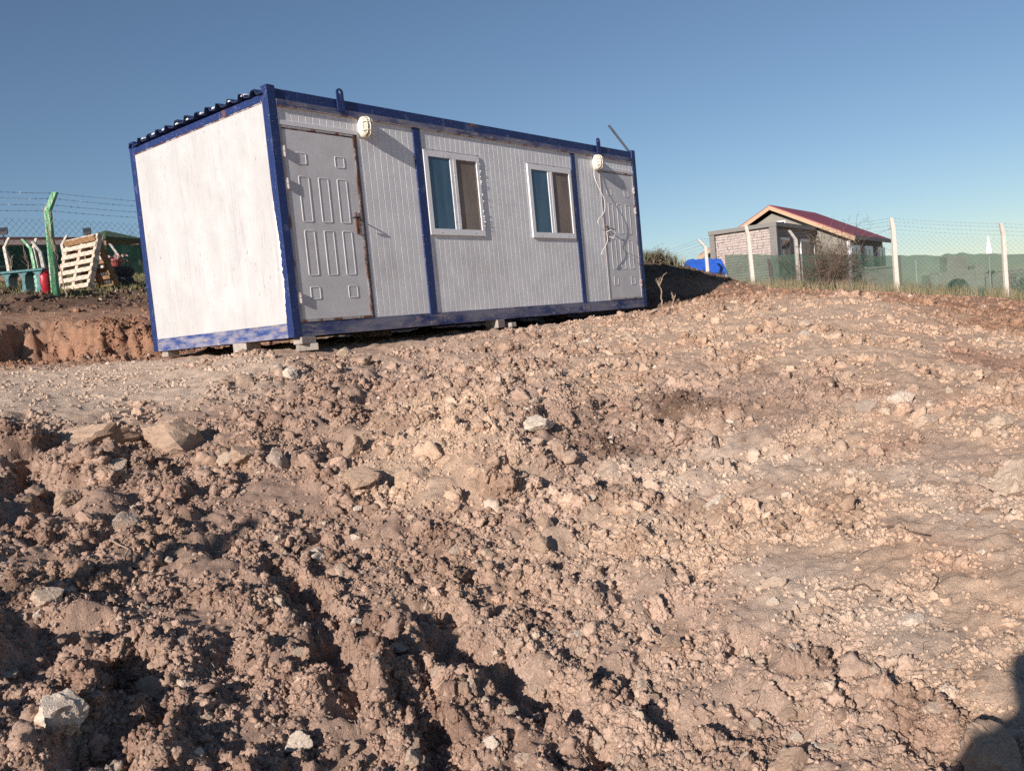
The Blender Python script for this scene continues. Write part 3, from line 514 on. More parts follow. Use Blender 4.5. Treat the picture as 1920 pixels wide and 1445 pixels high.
# ---- windows
def window(x0, x1, dirty):
    wn = bpy.data.objects.new('window', None); COL.objects.link(wn); wn.parent = cab; mt = 'pvc_dirty' if dirty else 'pvc'; z0, z1 = 1.08, 2.09; f = .075
    ya, yb_ = -.004, .0172
    MB().prism([(x0, ya, z0), (x0 + f, ya, z0 + f), (x0 + f, ya, z1 - f), (x0, ya, z1)], (0, yb_ - ya, 0)).build('frame', 'pvc', wn, bevel=.003); MB().prism([(x1, ya, z1), (x1 - f * .72, ya, z1 - f), (x1 - f * .72, ya, z0 + f), (x1, ya, z0)], (0, yb_ - ya, 0)).build('frame', mt, wn, bevel=.003)
    MB().prism([(x0, ya, z1), (x0 + f, ya, z1 - f), (x1 - f * .72, ya, z1 - f), (x1, ya, z1)], (0, yb_ - ya, 0)).build('frame', mt, wn, bevel=.003); MB().prism([(x1, ya, z0), (x1 - f * .72, ya, z0 + f), (x0 + f, ya, z0 + f), (x0, ya, z0)], (0, yb_ - ya, 0)).build('frame', 'pvc', wn, bevel=.003)
    o = MB().box(x0 + .452, x0 + .505, -.001, yb_, z0 + f, z1 - f).box(x0 + .506, x0 + .56, -.0035, yb_, z0 + f, z1 - f).build('mullion', mt, wn, bevel=.003)
    MB().box(x0 + f + .0005, x0 + .4515, .009, .0165, z0 + f, z1 - f).build('pane', 'glass', wn)
    MB().box(x0 + .5605, x1 - f * .72 - .0005, .0135, .0165, z0 + f, z1 - f).build('insect_screen', 'screen', wn)
    sf = MB(); a, b = x0 + .5815, x1 - f * .72 - .0205
    sf.box(x0 + .561, a, .0100, .0134, z0 + f + .0005, z1 - f - .0005).box(b, b + .0195, .0100, .0134, z0 + f + .0005, z1 - f - .0005).box(a + .0003, b - .0003, .0102, .0134, z1 - f - .035, z1 - f - .0007).box(a + .0003, b - .0003, .0102, .0134, z0 + f + .0005, z0 + f + .02)
    sf.build('screen_frame', 'screen', wn)
    for k in (.2, .82): box('drain_slot', 'iron', wn, x0 + k * (x1 - x0) - .012, x0 + k * (x1 - x0) + .012, -.0055, -.0042, z0 + .028, z0 + .033)
    MB().box(x0 - .004, x1 + .004, .000, .017, z1 + .0005, z1 + .012).build('drip_strip', 'doorframe', wn)
    if dirty:                                          # torn protective film down the right edge
        for k in range(24):
            z = random.uniform(1.2, 2.05); y = random.uniform(-.011, -.0045); x = x1 + random.uniform(-.018, .006); s = random.uniform(.006, .02)
            MB().prism([(x, -.0045, z), (x + s * .5, y, z + s * .3), (x + s * .9, y - .004, z + s), (x + s * .1, -.0045, z + s * 1.2)], (.001, -.001, 0)).build('film_scrap', 'pvc_dirty', wn)
window(2.122, 3.117, True); window(4.118, 5.135, False)
# ---- caged bulkhead lamps
def lamp(x, z):
    lp = bpy.data.objects.new('wall_lamp', None); COL.objects.link(lp); lp.parent = cab
    def oval(a, b, n=24, p=2.6): return [(a * math.copysign(abs(math.cos(2 * math.pi * k / n)) ** (2 / p), math.cos(2 * math.pi * k / n)), b * math.copysign(abs(math.sin(2 * math.pi * k / n)) ** (2 / p), math.sin(2 * math.pi * k / n))) for k in range(n)]
    def stack(rings, name, mt):
        mb = MB(); n = 24
        for a, b, y in rings: mb.v += [(x + p, y, z + q) for p, q in oval(a, b)]
        for k in range(len(rings) - 1):
            for j in range(n): mb.f.append((k * n + j, (k + 1) * n + j, (k + 1) * n + (j + 1) % n, k * n + (j + 1) % n))
        e = (len(rings) - 1) * n; mb.f.append(tuple(range(e + n - 1, e - 1, -1))); return mb.build(name, mt, lp, smooth=True)
    stack([(.075, .115, .0175), (.078, .118, -.03), (.07, .11, -.045), (.06, .1, -.047)], 'lamp_base', 'lampwhite')
    stack([(.056, .094, -.0475), (.054, .09, -.08), (.042, .075, -.1), (.02, .04, -.106)], 'lens', 'lens')
    cg = MB()
    cg.tube([(x, -.048, z - .112), (x, -.1, z - .085), (x, -.116, z), (x, -.1, z + .085), (x, -.048, z + .112)], .0055, 6)
    for s in (-1, 1): cg.tube([(x + s * .04, -.048, z - .1), (x + s * .038, -.098, z - .07), (x + s * .038, -.107, z), (x + s * .038, -.098, z + .07), (x + s * .04, -.048, z + .1)], .005, 6)
    for h in (-.045, .045): cg.tube([(x - .07, -.045, z + h), (x - .058, -.095, z + h), (x, -.113, z + h), (x + .058, -.095, z + h), (x + .07, -.045, z + h)], .005, 6)
    cg.tube([(x + .064 * math.cos(q), -.052, z + .104 * math.sin(q)) for q in np.linspace(0, 2 * math.pi, 25)], .007, 6)
    cg.build('cage', 'lampwhite', lp, smooth=True); return lp
lamp(1.232, 2.24); lamp(5.84, 2.24)
# ---- white flex hanging from the lamp beside the second door
pts = [(1115, 312, -.03), (1114, 330, -.06), (1123, 353, -.09), (1133, 374, -.11), (1133, 397, -.12), (1121, 414, -.13), (1127, 427, -.12), (1136, 435, -.1), (1139, 452, -.09), (1130, 470, -.08), (1127, 477, -.08)]
pp = [onY(u, v, y) for u, v, y in pts]; sm = []
for k in range(len(pp) - 1):
    a, b, c, d = pp[max(k - 1, 0)], pp[k], pp[k + 1], pp[min(k + 2, len(pp) - 1)]
    for t in np.linspace(0, 1, 6, endpoint=False): sm.append(.5 * (2 * b + (c - a) * t + (2 * a - 5 * b + 4 * c - d) * t * t + (3 * b - a - 3 * c + d) * t ** 3))
sm.append(pp[-1]); sm.append(onY(1135, 472, -.08))
MB().tube([tuple(p) for p in sm], .0048, 6).build('flex_cable', 'cable', cab, smooth=True)
lp_ = [onY(u, v, y) for u, v, y in ((1136, 436, -.10), (1146, 430, -.16), (1155, 436, -.2), (1150, 446, -.16), (1142, 444, -.1))]
MB().tube([tuple(p) for p in lp_], .0042, 6).build('flex_cable', 'cable', cab, smooth=True)

# ---- blocks and stones the cabin stands on
def block(x, y, z, rz, sx, sy, sz, label):
    o = box('concrete_block', 'concrete', None, -sx / 2, sx / 2, -sy / 2, sy / 2, 0, sz, .006); o.location = (x, y, z); o.rotation_euler = (0, 0, rz); return tag(o, label, 'block', 'blocks under the cabin')
block(.17, .06, -.0725, .12, .2, .13, .0715, 'grey concrete block directly under the near front corner of the cabin')
block(.2, .07, -.146, -.5, .21, .14, .0725, 'lower grey concrete block of the two stacked under the near front corner')
block(.11, 1.02, -.1, .2, .22, .2, .099, 'shaded concrete block under the white end wall')
block(.12, 2.68, -.072, .1, .16, .12, .071, 'small dark block under the rear corner of the white end')
block(3.24, .09, -.105, .15, .17, .2, .104, 'tall grey block under the front rail below the first window')
block(3.47, .06, -.11, .0, .1, .2, .06, 'low grey block leaning beside the tall block under the front rail')
block(2.0, 1.1, -.105, .1, .4, .3, .104, 'wide block in deep shade under the cabin floor')
block(6.6, 1.6, -.07, .0, .3, .3, .069, 'block in shade under the far end of the cabin')

# ================================================================== surroundings
def proj(p):
    q = R @ (np.asarray(p, float) - CAM); return 960 + F_PX * q[0] / q[2], 722.5 + F_PX * q[1] / q[2]
def solve_u(P, e, u, lo=0.0, hi=80.0):                 # distance along e from P at which the column u is reached
    P = np.array(P, float); e = np.array(e, float); s0 = proj(P + e * lo)[0] - u
    for _ in range(60):
        m = (lo + hi) / 2
        if (proj(P + e * m)[0] - u) * s0 > 0: lo = m
        else: hi = m
    return lo
VA = Vector((ca, sa, 0)); VB = Vector((-sa, ca, 0))      # away from and to the left of the viewpoint
def conc_post(name, u, D, hgt, wid, mat, label, arm=(0, 0), arm_len=.38, lean=(0, 0), group=None, top=None, zoff=0.0, parent=None):
    x, y = plan(u, D); z = gz(x, y) + zoff; mb = MB(); h1 = hgt - arm_len * .85; w2 = wid / 2
    ax = VA * arm[0] + VB * arm[1]
    rows = [(Vector((0, 0, -.25)), 1), (Vector((lean[0] * .5, lean[1] * .5, h1 * .5)), .96), (Vector((lean[0], lean[1], h1)), .9), (Vector((lean[0], lean[1], h1)) + ax * arm_len + Vector((0, 0, arm_len * .85)), .78)]
    for p, k in rows: mb.v += [tuple(p + VA * (sx * w2 * k) + VB * (sy * w2 * k)) for sx, sy in ((-1, -1), (1, -1), (1, 1), (-1, 1))]
    for k in range(3):
        for j in range(4): mb.f.append((4 * k + j, 4 * k + (j + 1) % 4, 4 * k + 4 + (j + 1) % 4, 4 * k + 4 + j))
    mb.f += [(3, 2, 1, 0), (12, 13, 14, 15)]
    o = mb.build(name, mat, parent, bevel=.008); o.location = (x, y, z)
    if parent is None: tag(o, label, 'fence post', group)
    return o, Vector((x, y, z)), Vector((x, y, z)) + rows[2][0], Vector((x, y, z)) + rows[3][0]
def sag(p, q, s, n=9): return [tuple(p.lerp(q, t) - Vector((0, 0, 4 * s * t * (1 - t)))) for t in np.linspace(0, 1, n)]
def chain_bay(fence, b0, t0, b1, t1, step, r=.0022, name='chain_link_mesh'):
    mb = MB(); Lh = (b1 - b0).length; Hh = ((t0 - b0).length + (t1 - b1).length) / 2
    def P(s, h): return (b0.lerp(b1, s / Lh)).lerp(t0.lerp(t1, s / Lh), h / Hh)
    for sg in (1, -1):
        s = -Hh
        while s < Lh + Hh:
            a0, h0 = s, 0.0; a1, h1 = s + sg * Hh, Hh
            if sg < 0: a0, a1 = s, s - Hh
            lo_t, hi_t = 0.0, 1.0
            d = a1 - a0
            ta, tb = (0 - a0) / d, (Lh - a0) / d
            lo_t = max(0, min(ta, tb)); hi_t = min(1, max(ta, tb))
            if hi_t - lo_t > .02: mb.tube([tuple(P(a0 + d * lo_t, Hh * lo_t)), tuple(P(a0 + d * hi_t, Hh * hi_t))], r, 3, cap=False)
            s += step
    o = mb.build(name, 'wire', fence); o['kind'] = 'stuff'; return o
def barbed(fence, p, q, s=.03):
    mb = MB().tube(sag(p, q, s), .0026, 4); pts = sag(p, q, s, 26)
    for c in pts[1:-1]:
        c = Vector(c)
        for _ in range(2): d = Vector((random.uniform(-1, 1), random.uniform(-1, 1), random.uniform(-1, 1))).normalized() * .022; mb.tube([tuple(c - d), tuple(c + d)], .0024, 3)
    return mb.build('barbed_wire', 'wire', fence)
def net(name, mat, pts, label, z_lo=0.0, rip=.05, seed=1, cat='netting', parent=None, nz=10, sub=14):
    # pts: (x, y, z_bottom, z_top); a hanging sheet with folds
    cols = []; r = random.Random(seed)
    for k in range(len(pts) - 1):
        for t in np.linspace(0, 1, sub, endpoint=False): cols.append([pts[k][i] * (1 - t) + pts[k + 1][i] * t for i in range(4)])
    cols.append(list(pts[-1])); mb = MB()
    for i, (x, y, z0, z1) in enumerate(cols):
        sgz = float(fbm(np.array([i * .5]), np.array([seed * 3.]), 3.0, 3, seed)[0]) * .05
        for j in range(nz + 1):
            t = j / nz; w_ = rip * float(fbm(np.array([i * .33]), np.array([t * 1.6 + seed]), 1.0, 3, seed + 5)[0]) * (1.1 - .6 * t)
            p = Vector((x, y, z0 + (z1 + sgz - z0) * t)) + VA * w_; mb.v.append(tuple(p))
    n = nz + 1
    for i in range(len(cols) - 1):
        for j in range(nz): mb.f.append((i * n + j, (i + 1) * n + j, (i + 1) * n + j + 1, i * n + j + 1))
    o = mb.build(name, mat, parent, smooth=True)
    if parent is None: tag(o, label, cat)
    return o
def blades(name, mat, pts, hmin, hmax, wd, label, cat='grass', parent=None, lean=.5, kind='stuff', per=1):
    mb = MB()
    for x, y, z in pts:
        for _ in range(per):
            h = random.uniform(hmin, hmax); q = random.uniform(0, 6.283); c, s = math.cos(q), math.sin(q); l = random.uniform(0, lean) * h; q2 = random.uniform(0, 6.283); i = len(mb.v); ox, oy = random.uniform(-.03, .03), random.uniform(-.03, .03)
            m1 = (x + ox + .35 * l * math.cos(q2), y + oy + .35 * l * math.sin(q2), z + h * .6); m2 = (x + ox + l * math.cos(q2), y + oy + l * math.sin(q2), z + h)
            mb.v += [(x + ox - c * wd, y + oy - s * wd, z - .01), (x + ox + c * wd, y + oy + s * wd, z - .01), (m1[0] + c * wd * .7, m1[1] + s * wd * .7, m1[2]), (m1[0] - c * wd * .7, m1[1] - s * wd * .7, m1[2]), m2]
            mb.f += [(i, i + 1, i + 2, i + 3), (i + 3, i + 2, i + 4)]
    o = mb.build(name, mat, parent)
    if parent is None: tag(o, label, cat, kind=kind)
    return o
def region(n, u0, u1, d0, d1, dens=None):
    us = rng.uniform(u0, u1, n); ds = np.sqrt(rng.uniform(d0 * d0, d1 * d1, n)); xy = np.array([plan(u, d) for u, d in zip(us, ds)]); 
    if dens is not None:
        k = rng.random(n) < np.clip(fbm(xy[:, 0], xy[:, 1], dens, 3, 500) * 1.6 + .55, .04, 1); xy = xy[k]
    return [(x, y, z) for (x, y), z in zip(xy, height(xy[:, 0], xy[:, 1], fine=False))]
def branchy(root, direction, length, r0, depth, mb, spread=.6, kids=3, up=.1, segs=4, rng_=random, minr=.002):
    p = Vector(root); d = Vector(direction).normalized(); pts = [p.copy()]; st = length / segs
    for k in range(segs):
        d = (d + Vector((rng_.gauss(0, .16), rng_.gauss(0, .16), rng_.gauss(0, .12) + up * .3))).normalized(); p = p + d * st; pts.append(p.copy())
    rs = [max(minr, r0 * (1 - .65 * k / segs)) for k in range(segs + 1)]; mb.tube([tuple(q) for q in pts], rs, 5 if r0 > .01 else 3, cap=False)
    tips = [pts[-1]]
    if depth:
        for _ in range(kids):
            k = rng_.randint(max(1, segs // 3), segs); nd = (d + Vector((rng_.gauss(0, spread), rng_.gauss(0, spread), rng_.gauss(0, spread * .7) + up))).normalized()
            tips += branchy(pts[k], nd, length * rng_.uniform(.45, .75), rs[k] * .7, depth - 1, mb, spread, kids, up, max(2, segs - 1), rng_, minr)
    return tips

# ---- left: fence with the green post
fz = thing('chain_link_fence', 'wire fence with barbed strands on green concrete posts behind the pallets', 'fence', (0, 0, 0))
LP = []
for u, D, vt in ((-205, 15.2, 345), (104, 16.5, 362), (385, 18.2, 384)):
    x, y = plan(u, D); hh = at(u - 18, vt, D)[2] - gz(x, y)
    o, b0, t0, e0 = conc_post('fence_post', u, D, hh, .105, 'postgreen', '', arm=(.1, -.4), arm_len=.36, lean=tuple((VB * -.06)[:2]), parent=fz); LP.append((b0, t0, e0))
for (b0, t0, e0), (b1, t1, e1) in zip(LP[:-1], LP[1:]):
    chain_bay(fz, b0 + Vector((0, 0, .05)), t0 - Vector((0, 0, .13)), b1 + Vector((0, 0, .05)), t1 - Vector((0, 0, .13)), .115, .0022)
    for k in (0.02, .33, .66, .95): barbed(fz, t0.lerp(e0, k), t1.lerp(e1, k))
# ---- left: far fence posts, shade net, low building, gazebo, flood lamps
G = 'white bent posts of the far fence by the dark net'
for u, D, hh, mt, ar, lab in ((20, 27, 1.05, 'postwhite', (0, -.55), 'slim white bent fence post before the dark net beside a leaning stick'), (74, 26, 1.02, 'postwhite', (0, -.4), 'white bent fence post standing close behind the bent green post by the log'), (70, 24.5, 1.0, 'postgreen', (0, .6), 'small bent green fence post standing beside a white one by the log'),
                              (128, 28, 1.15, 'postwhite', (0, -.6), 'white bent fence post rising just above the leaning pallets'), (196, 29, 1.1, 'postwhite', (0, -.5), 'white bent fence post below the gazebo eave'), (228, 27, 1.0, 'postgrey', (0, .5), 'grey bent fence post behind the tyre planter'), (88, 22.5, .95, 'postgrey', (0, .5), 'thin grey stake post close beside the big green post')):
    conc_post('bent_fence_post', u, D, hh, .085, mt, lab, arm=ar, arm_len=.3, lean=tuple((VB * .06)[:2]))
pts = []
for u, D, vt in ((-260, 29, 478), (0, 29.5, 466), (60, 30, 458), (110, 30.5, 460), (190, 31, 459), (300, 32, 459), (420, 33, 459)):
    x, y = plan(u, D); pts.append((x, y, bz(x, y) - .05, at(u, vt, D)[2]))
net('shade_net', 'netdark', pts, 'dark green shade net stretched along the far fence behind the pallets', seed=3, cat='netting')
def frame(P, az): e1 = Vector((math.cos(az), math.sin(az), 0)); return e1, Vector((-e1.y, e1.x, 0))
bx, by = plan(-330, 43); zr = at(0, 457, 44.5)[2]; bd = thing('low_building', 'long low flat roofed maroon building behind the green net', 'building', (bx, by, bz(bx, by)), math.radians(-6)); zr -= bd.location.z
MB().box(0, 14.5, 0, 6, 0, zr - .16).build('wall', 'maroon', bd); rf = MB().box(-.4, 14.9, -.5, 6.4, zr - .16, zr + .05).build('roof', 'flatroof', bd); MB().box(-.4, 14.9, -.35, 6.3, zr + .0505, zr + .2).build('parapet', 'maroon', rf)
for k in range(6):
    x0 = .7 + k * 2.3; wn = MB().box(x0, x0 + 1.3, -.06, -.002, zr - 1.1, zr - .35).build('window', 'pvc', bd); MB().box(x0 + .08, x0 + .62, -.075, -.0605, zr - 1.02, zr - .43).box(x0 + .68, x0 + 1.22, -.075, -.0605, zr - 1.02, zr - .43).build('pane', 'darkglass', wn)
for k, (u, lab) in enumerate(((7, 'black flood lamp on a short pole above the long maroon building'), (164, 'black flood lamp on a short pole beside the green gazebo roof'))):
    p = at(u, 446, 42.5); fl = thing('flood_lamp', lab, 'lamp', tuple(p), math.radians(-40)); MB().tube([(0, 0, -.6), (0, 0, .12)], .03, 8).build('pole', 'iron', fl)
    h = MB().prism([(-.12, 0, .12), (.12, 0, .12), (.16, 0, .22), (.16, 0, .44), (-.16, 0, .44), (-.16, 0, .22)], (0, .12, .02)).build('lamp_head', 'iron', fl); MB().box(-.12, .12, -.01, -.002, .28, .41).build('lens', 'darkglass', h); MB().tube([(0, 0, -.6), (0, 0, -2.2)], .035, 8).build('mast', 'iron', fl)
gx, gy = plan(208, 37.5); g0 = at(208, 452, 37.5)[2]; gp = at(196, 434.5, 37.5)[2]; gb_ = bz(gx, gy); gzb = thing('gazebo', 'open gazebo with green pyramid roof behind the dark net', 'gazebo', (gx, gy, gb_), math.radians(18))
hw = 1.06; mb = MB(); mb.v = [(-hw, -hw, g0 - gb_), (hw, -hw, g0 - gb_), (hw, hw, g0 - gb_), (-hw, hw, g0 - gb_), (0, 0, gp - gb_ + .05)]; mb.v += [(x * .98, y * .98, z - .1) for x, y, z in mb.v[:4]]; mb.f = [(0, 1, 4), (1, 2, 4), (2, 3, 4), (3, 0, 4), (0, 5, 6, 1), (1, 6, 7, 2), (2, 7, 8, 3), (3, 8, 5, 0), (8, 7, 6, 5)]; mb.build('roof', 'gazebo', gzb)
for sx in (-1, 1):
    for sy in (-1, 1): MB().box(sx * .88 - .06, sx * .88 + .06, sy * .88 - .06, sy * .88 + .06, 0, g0 - gb_ - .1).build('post', 'log', gzb)
for sy in (-1, 1): MB().box(-.8, .8, sy * .88 - .03, sy * .88 + .03, .75, .83).build('railing', 'paletwig', gzb)
# bare trees
def bare_tree(u, D, hgt, lab, seed, mat='twig', depth=3, r0=.04, name='bare_tree', kids=4, spread=.45):
    x, y = plan(u, D); z = gz(x, y); t = thing(name, lab, 'tree', (x, y, z)); r = random.Random(seed); mb = MB(); tr = [Vector((0, 0, -.1))]
    for k in range(5): tr.append(tr[-1] + Vector((r.gauss(0, .03), r.gauss(0, .03), hgt * .09)))
    MB().tube([tuple(p) for p in tr], [r0 * (1 - .08 * k) for k in range(6)], 7).build('trunk', mat, t); 
    for _ in range(kids): branchy(tr[r.randint(3, 5)], (r.gauss(0, .4), r.gauss(0, .4), 1), hgt * r.uniform(.3, .45), r0 * .55, depth, mb, spread, 3, .25, 4, r, .004)
    mb.build('crown', mat, t); return t
bare_tree(230, 40, 2.35, 'small bare tree rising behind the gazebo', 5, r0=.05, depth=3)
def sapling(u, D, hgt, lab, seed, mat='twig', lean=(0, 0)):
    x, y = plan(u, D); z = gz(x, y); t = thing('bare_sapling', lab, 'sapling', (x, y, z)); r = random.Random(seed); mb = MB()
    pts = [Vector((lean[0] * k / 8 + r.gauss(0, .012), lean[1] * k / 8 + r.gauss(0, .012), hgt * .75 * k / 8)) for k in range(9)]
    MB().tube([tuple(p) for p in pts], [.014 * (1 - .07 * k) for k in range(9)], 5).build('trunk', mat, t)
    for k in range(6): branchy(pts[r.randint(4, 8)], (r.gauss(0, .4), r.gauss(0, .4), 1), hgt * .25, .006, 1, mb, .4, 2, .3, 3, r, .003)
    mb.build('crown', mat, t)
sapling(127, 16.2, 1.5, 'thin bare sapling standing in front of the pallets', 3, 'paletwig', tuple((VB * .2)[:2])); sapling(58, 20.5, .75, 'short bare sapling beside the teal bench', 8, 'paletwig'); sapling(24, 25.5, .6, 'leaning bare stick beside the slim white bent post', 9, 'paletwig')
# ---- pallets propped as an A-frame
def pallet(name, lab, mat, loc, rz, tilt, w_, h_, n):
    pa = thing(name, lab, 'pallet', loc, rz); pa.rotation_euler = (tilt, 0, rz)
    for k in range(n):
        z = .02 + (h_ - .13) * k / (n - 1); o = MB().box(-w_ / 2 + random.uniform(-.015, .015), w_ / 2 + random.uniform(-.015, .015), -.02, .0, z, z + .088).build('slat', mat, pa); 
    for x in (-w_ / 2 + .05, 0, w_ / 2 - .05): MB().box(x - .045, x + .045, .0005, .09, .02, h_ - .02).build('stringer', mat, pa)
    for k in range(3): z = .02 + (h_ - .14) * k / 2; MB().box(-w_ / 2, w_ / 2, .0905, .11, z, z + .1).build('back_slat', mat, pa)
x, y = plan(134, 18.2); pallet('wooden_pallet', 'pale wooden pallet leaning upright with its slats to the fence', 'pallet', (x, y, gz(x, y) - .02), math.radians(-82), math.radians(-19), 1.08, 1.1, 7)
x, y = plan(199, 18.6); pallet('wooden_pallet', 'dark brown weathered pallet propped against the pale one', 'pallet_old', (x, y, gz(x, y) - .02), math.radians(98), math.radians(-19), 1.0, 1.1, 7)
# ---- tyre planter: two stacked tyres with pots
def tyre(loc, rz, lab):
    t = thing('car_tyre', lab, 'tyre', loc, rz); p = [(.2, .02), (.27, .0), (.305, .03), (.315, .1), (.305, .17), (.27, .2), (.2, .18), (.185, .1), (.2, .02)]
    MB().lathe(p, 28).build('tread', 'tyre', t, smooth=True); lug_ = MB()
    for k in range(28): q = 2 * math.pi * k / 28; c, s = math.cos(q), math.sin(q); lug_.prism([(.31 * c - .02 * -s, .31 * s - .02 * c, .05), (.31 * c + .02 * -s, .31 * s + .02 * c, .05), (.31 * c + .02 * -s, .31 * s + .02 * c, .15), (.31 * c - .02 * -s, .31 * s - .02 * c, .15)], (.014 * c, .014 * s, 0))
    lug_.build('tread_blocks', 'tyre', t)
x, y = plan(222, 19.6); z = gz(x, y); tyre((x, y, z - .03), 0, 'lower dusty tyre of the two stacked behind the pallets'); tyre((x + .02, y, z + .175), .4, 'upper dusty tyre of the stack holding the flower pot')
pt = thing('flower_pot', 'red flower pot with pale pink blooms on the tyre stack', 'pot', (x, y, z + .3)); MB().lathe([(.08, 0), (.12, .2), (.135, .2), (.135, .24), (.11, .24)], 16).build('pot', 'terracotta', pt)
mb = MB()
for k in range(60):
    q = random.uniform(0, 6.28); r_ = random.uniform(0, .26); c = Vector((r_ * math.cos(q), r_ * math.sin(q), .22 + random.uniform(-.06, .12))); a = Vector((random.uniform(-1, 1), random.uniform(-1, 1), random.uniform(-.3, 1))).normalized() * .035; b_ = a.cross(Vector((.3, .5, .8))).normalized() * .03; i = len(mb.v); mb.v += [tuple(c - a), tuple(c + b_), tuple(c + a), tuple(c - b_)]; mb.f.append((i, i + 1, i + 2, i + 3))
mb.build('blooms', 'pinkflower', pt)
# ---- red gas bottle, teal bench, mint crate, logs
x, y = plan(88, 16.8); z = gz(x, y); gc = thing('gas_cylinder', 'red gas cylinder standing beside the big green post', 'cylinder', (x, y, z - .01)); MB().lathe([(.085, 0), (.1, .015), (.1, .3), (.09, .335), (.06, .355), (.03, .36)], 20).build('body', 'red', gc, smooth=True)
MB().lathe([(.07, .345), (.075, .36), (.075, .43), (.07, .43), (.07, .365)], 16).build('collar', 'red', gc, smooth=True); MB().tube([(0, 0, .35), (0, 0, .41)], .02, 8).build('valve', 'iron', gc)
x, y = plan(53, 17.0); z = gz(x, y); tb = thing('teal_bench', 'low teal plastic bench with arched legs on the grass', 'bench', (x, y, z - .02), math.radians(-52)); MB().box(-.46, .4, -.16, .16, .34, .385).build('bench_top', 'teal', tb, bevel=.01)
for lx in (-.27, .02, .28):
    mb = MB(); c0 = [(lx - .09, .34), (lx - .035, .28), (lx - .02, .17), (lx - .035, .06), (lx - .09, 0), (lx + .05, 0), (lx + .03, .06), (lx + .025, .17), (lx + .04, .28), (lx + .09, .34)]
    MB().prism([(a, -.13, b) for a, b in c0], (0, .26, 0)).build('leg', 'teal', tb)
MB().box(-.52, -.455, -.1, .0, .3, .4).build('end_cap', 'mint', tb)
x, y = plan(74, 16.8); z = gz(x, y); cr_ = thing('plastic_crate', 'small mint green plastic crate between bench and red cylinder', 'crate', (x, y, z), math.radians(-45))
for k in range(4): MB().box(-.04, .04, -.04, .04, .02 + k * .075, .07 + k * .075).build('band', 'mint', cr_)
MB().box(-.033, .033, -.033, .033, 0, .3).build('core', 'mint', cr_)
for (u0, d0, u1, d1, r_, lab) in ((-40, 21.5, 82, 21.0, .075, 'long grey log lying on the grass behind the teal bench'), (-30, 20.6, 84, 20.2, .055, 'thinner bare pole lying in front of the long log')):
    p0 = Vector((*plan(u0, d0), 0)); p1 = Vector((*plan(u1, d1), 0)); p0.z = gz(p0.x, p0.y) + .16; p1.z = gz(p1.x, p1.y) + .16; tag(MB().tube([tuple(p0.lerp(p1, t) + Vector((0, 0, random.uniform(-.01, .01)))) for t in np.linspace(0, 1, 8)], [r_ * random.uniform(.9, 1.08) for _ in range(8)], 10).build('log', 'log', None, smooth=True), lab, 'log')
# ---- grass and weeds
blades('grass', 'grass', region(15000, -120, 420, 16.2, 30, 1.2), .03, .12, .006, 'short patchy green and dry grass around the pallets', per=2)
blades('dry_weeds', 'drygrass', region(5200, 1330, 2000, 22.5, 31, 1.6), .08, .38, .005, 'dry straw coloured weeds along the fence before the house', per=3, lean=.7)
blades('weeds', 'weed', region(300, 1216, 1290, 19, 22, .6), .1, .35, .008, 'dull green weeds on the dark soil heap behind the cabin', per=5, lean=.9)

# ---- right: fence with white concrete posts
fr = thing('chain_link_fence', 'wire fence on whitewashed concrete posts in front of the red roofed house', 'fence', (0, 0, 0)); RP_ = []
for u, D, hh, ar, mt, wd in ((2120, 27.0, 2.0, (-.2, .25), 'postwhite', .13), (1886, 26.4, 1.98, (-.2, .25), 'postwhite', .1), (1682, 26.0, 2.08, (-.05, .12), 'postwhite', .115), (1500, 28.3, 1.95, (-.1, .55), 'postgrey', .11), (1332, 31.5, 1.95, (-.1, .7), 'postwhite', .11), (1226, 35, 1.6, (-.1, .0), 'postwhite', .11)):
    o, b0, t0, e0 = conc_post('fence_post', u, D, hh, wd, mt, '', arm=ar, arm_len=.36, lean=tuple((VB * .015)[:2]), parent=fr); RP_.append((b0, t0, e0))
for (b0, t0, e0), (b1, t1, e1) in zip(RP_[:-1], RP_[1:]):
    chain_bay(fr, b0 + Vector((0, 0, .05)), t0 - Vector((0, 0, .08)), b1 + Vector((0, 0, .05)), t1 - Vector((0, 0, .08)), .13, .0018)
    for k in (0.0, .35, .7, .98): barbed(fr, t0.lerp(e0, k), t1.lerp(e1, k))
conc_post('brace_post', 1415, 26.6, 1.9, .11, 'postwhite', 'thick whitewashed concrete post standing alone in front of the stone clad wall', arm=(-.1, .18), lean=tuple((VB * .05)[:2]))
for u, D, hh, lab in ((1260, 39, 1.5, 'small white bent post behind the blue tarpaulin heap'), (1284, 37, 1.6, 'grey fence post close beside the blue tarpaulin')): conc_post('bent_fence_post', u, D, hh, .1, 'postgrey', lab, arm=(0, -.4), arm_len=.3)
pts = []
for u, D, vt in ((1366, 29.5, 476), (1450, 28.9, 477), (1560, 28.2, 477), (1682, 26.7, 478), (1760, 26.9, 479), (1800, 27, 474), (1886, 27.1, 476), (2120, 27.6, 470)):
    x, y = plan(u, D); pts.append((x, y, bz(x, y) - .05, at(u, vt, D)[2]))
net('shade_net', 'netgreen', pts, 'pale green see-through shade net hung along the fence before the house', seed=11, rip=.12)
pts = []
for u, D, vt in ((1218, 35, 507), (1290, 32.6, 509), (1364, 30.5, 511)):
    x, y = plan(u, D); pts.append((x, y, bz(x, y) - .3, at(u, vt, D)[2]))
net('shade_net', 'netgrey', pts, 'blackish see-through net below the blue tarpaulin', seed=14, rip=.04)
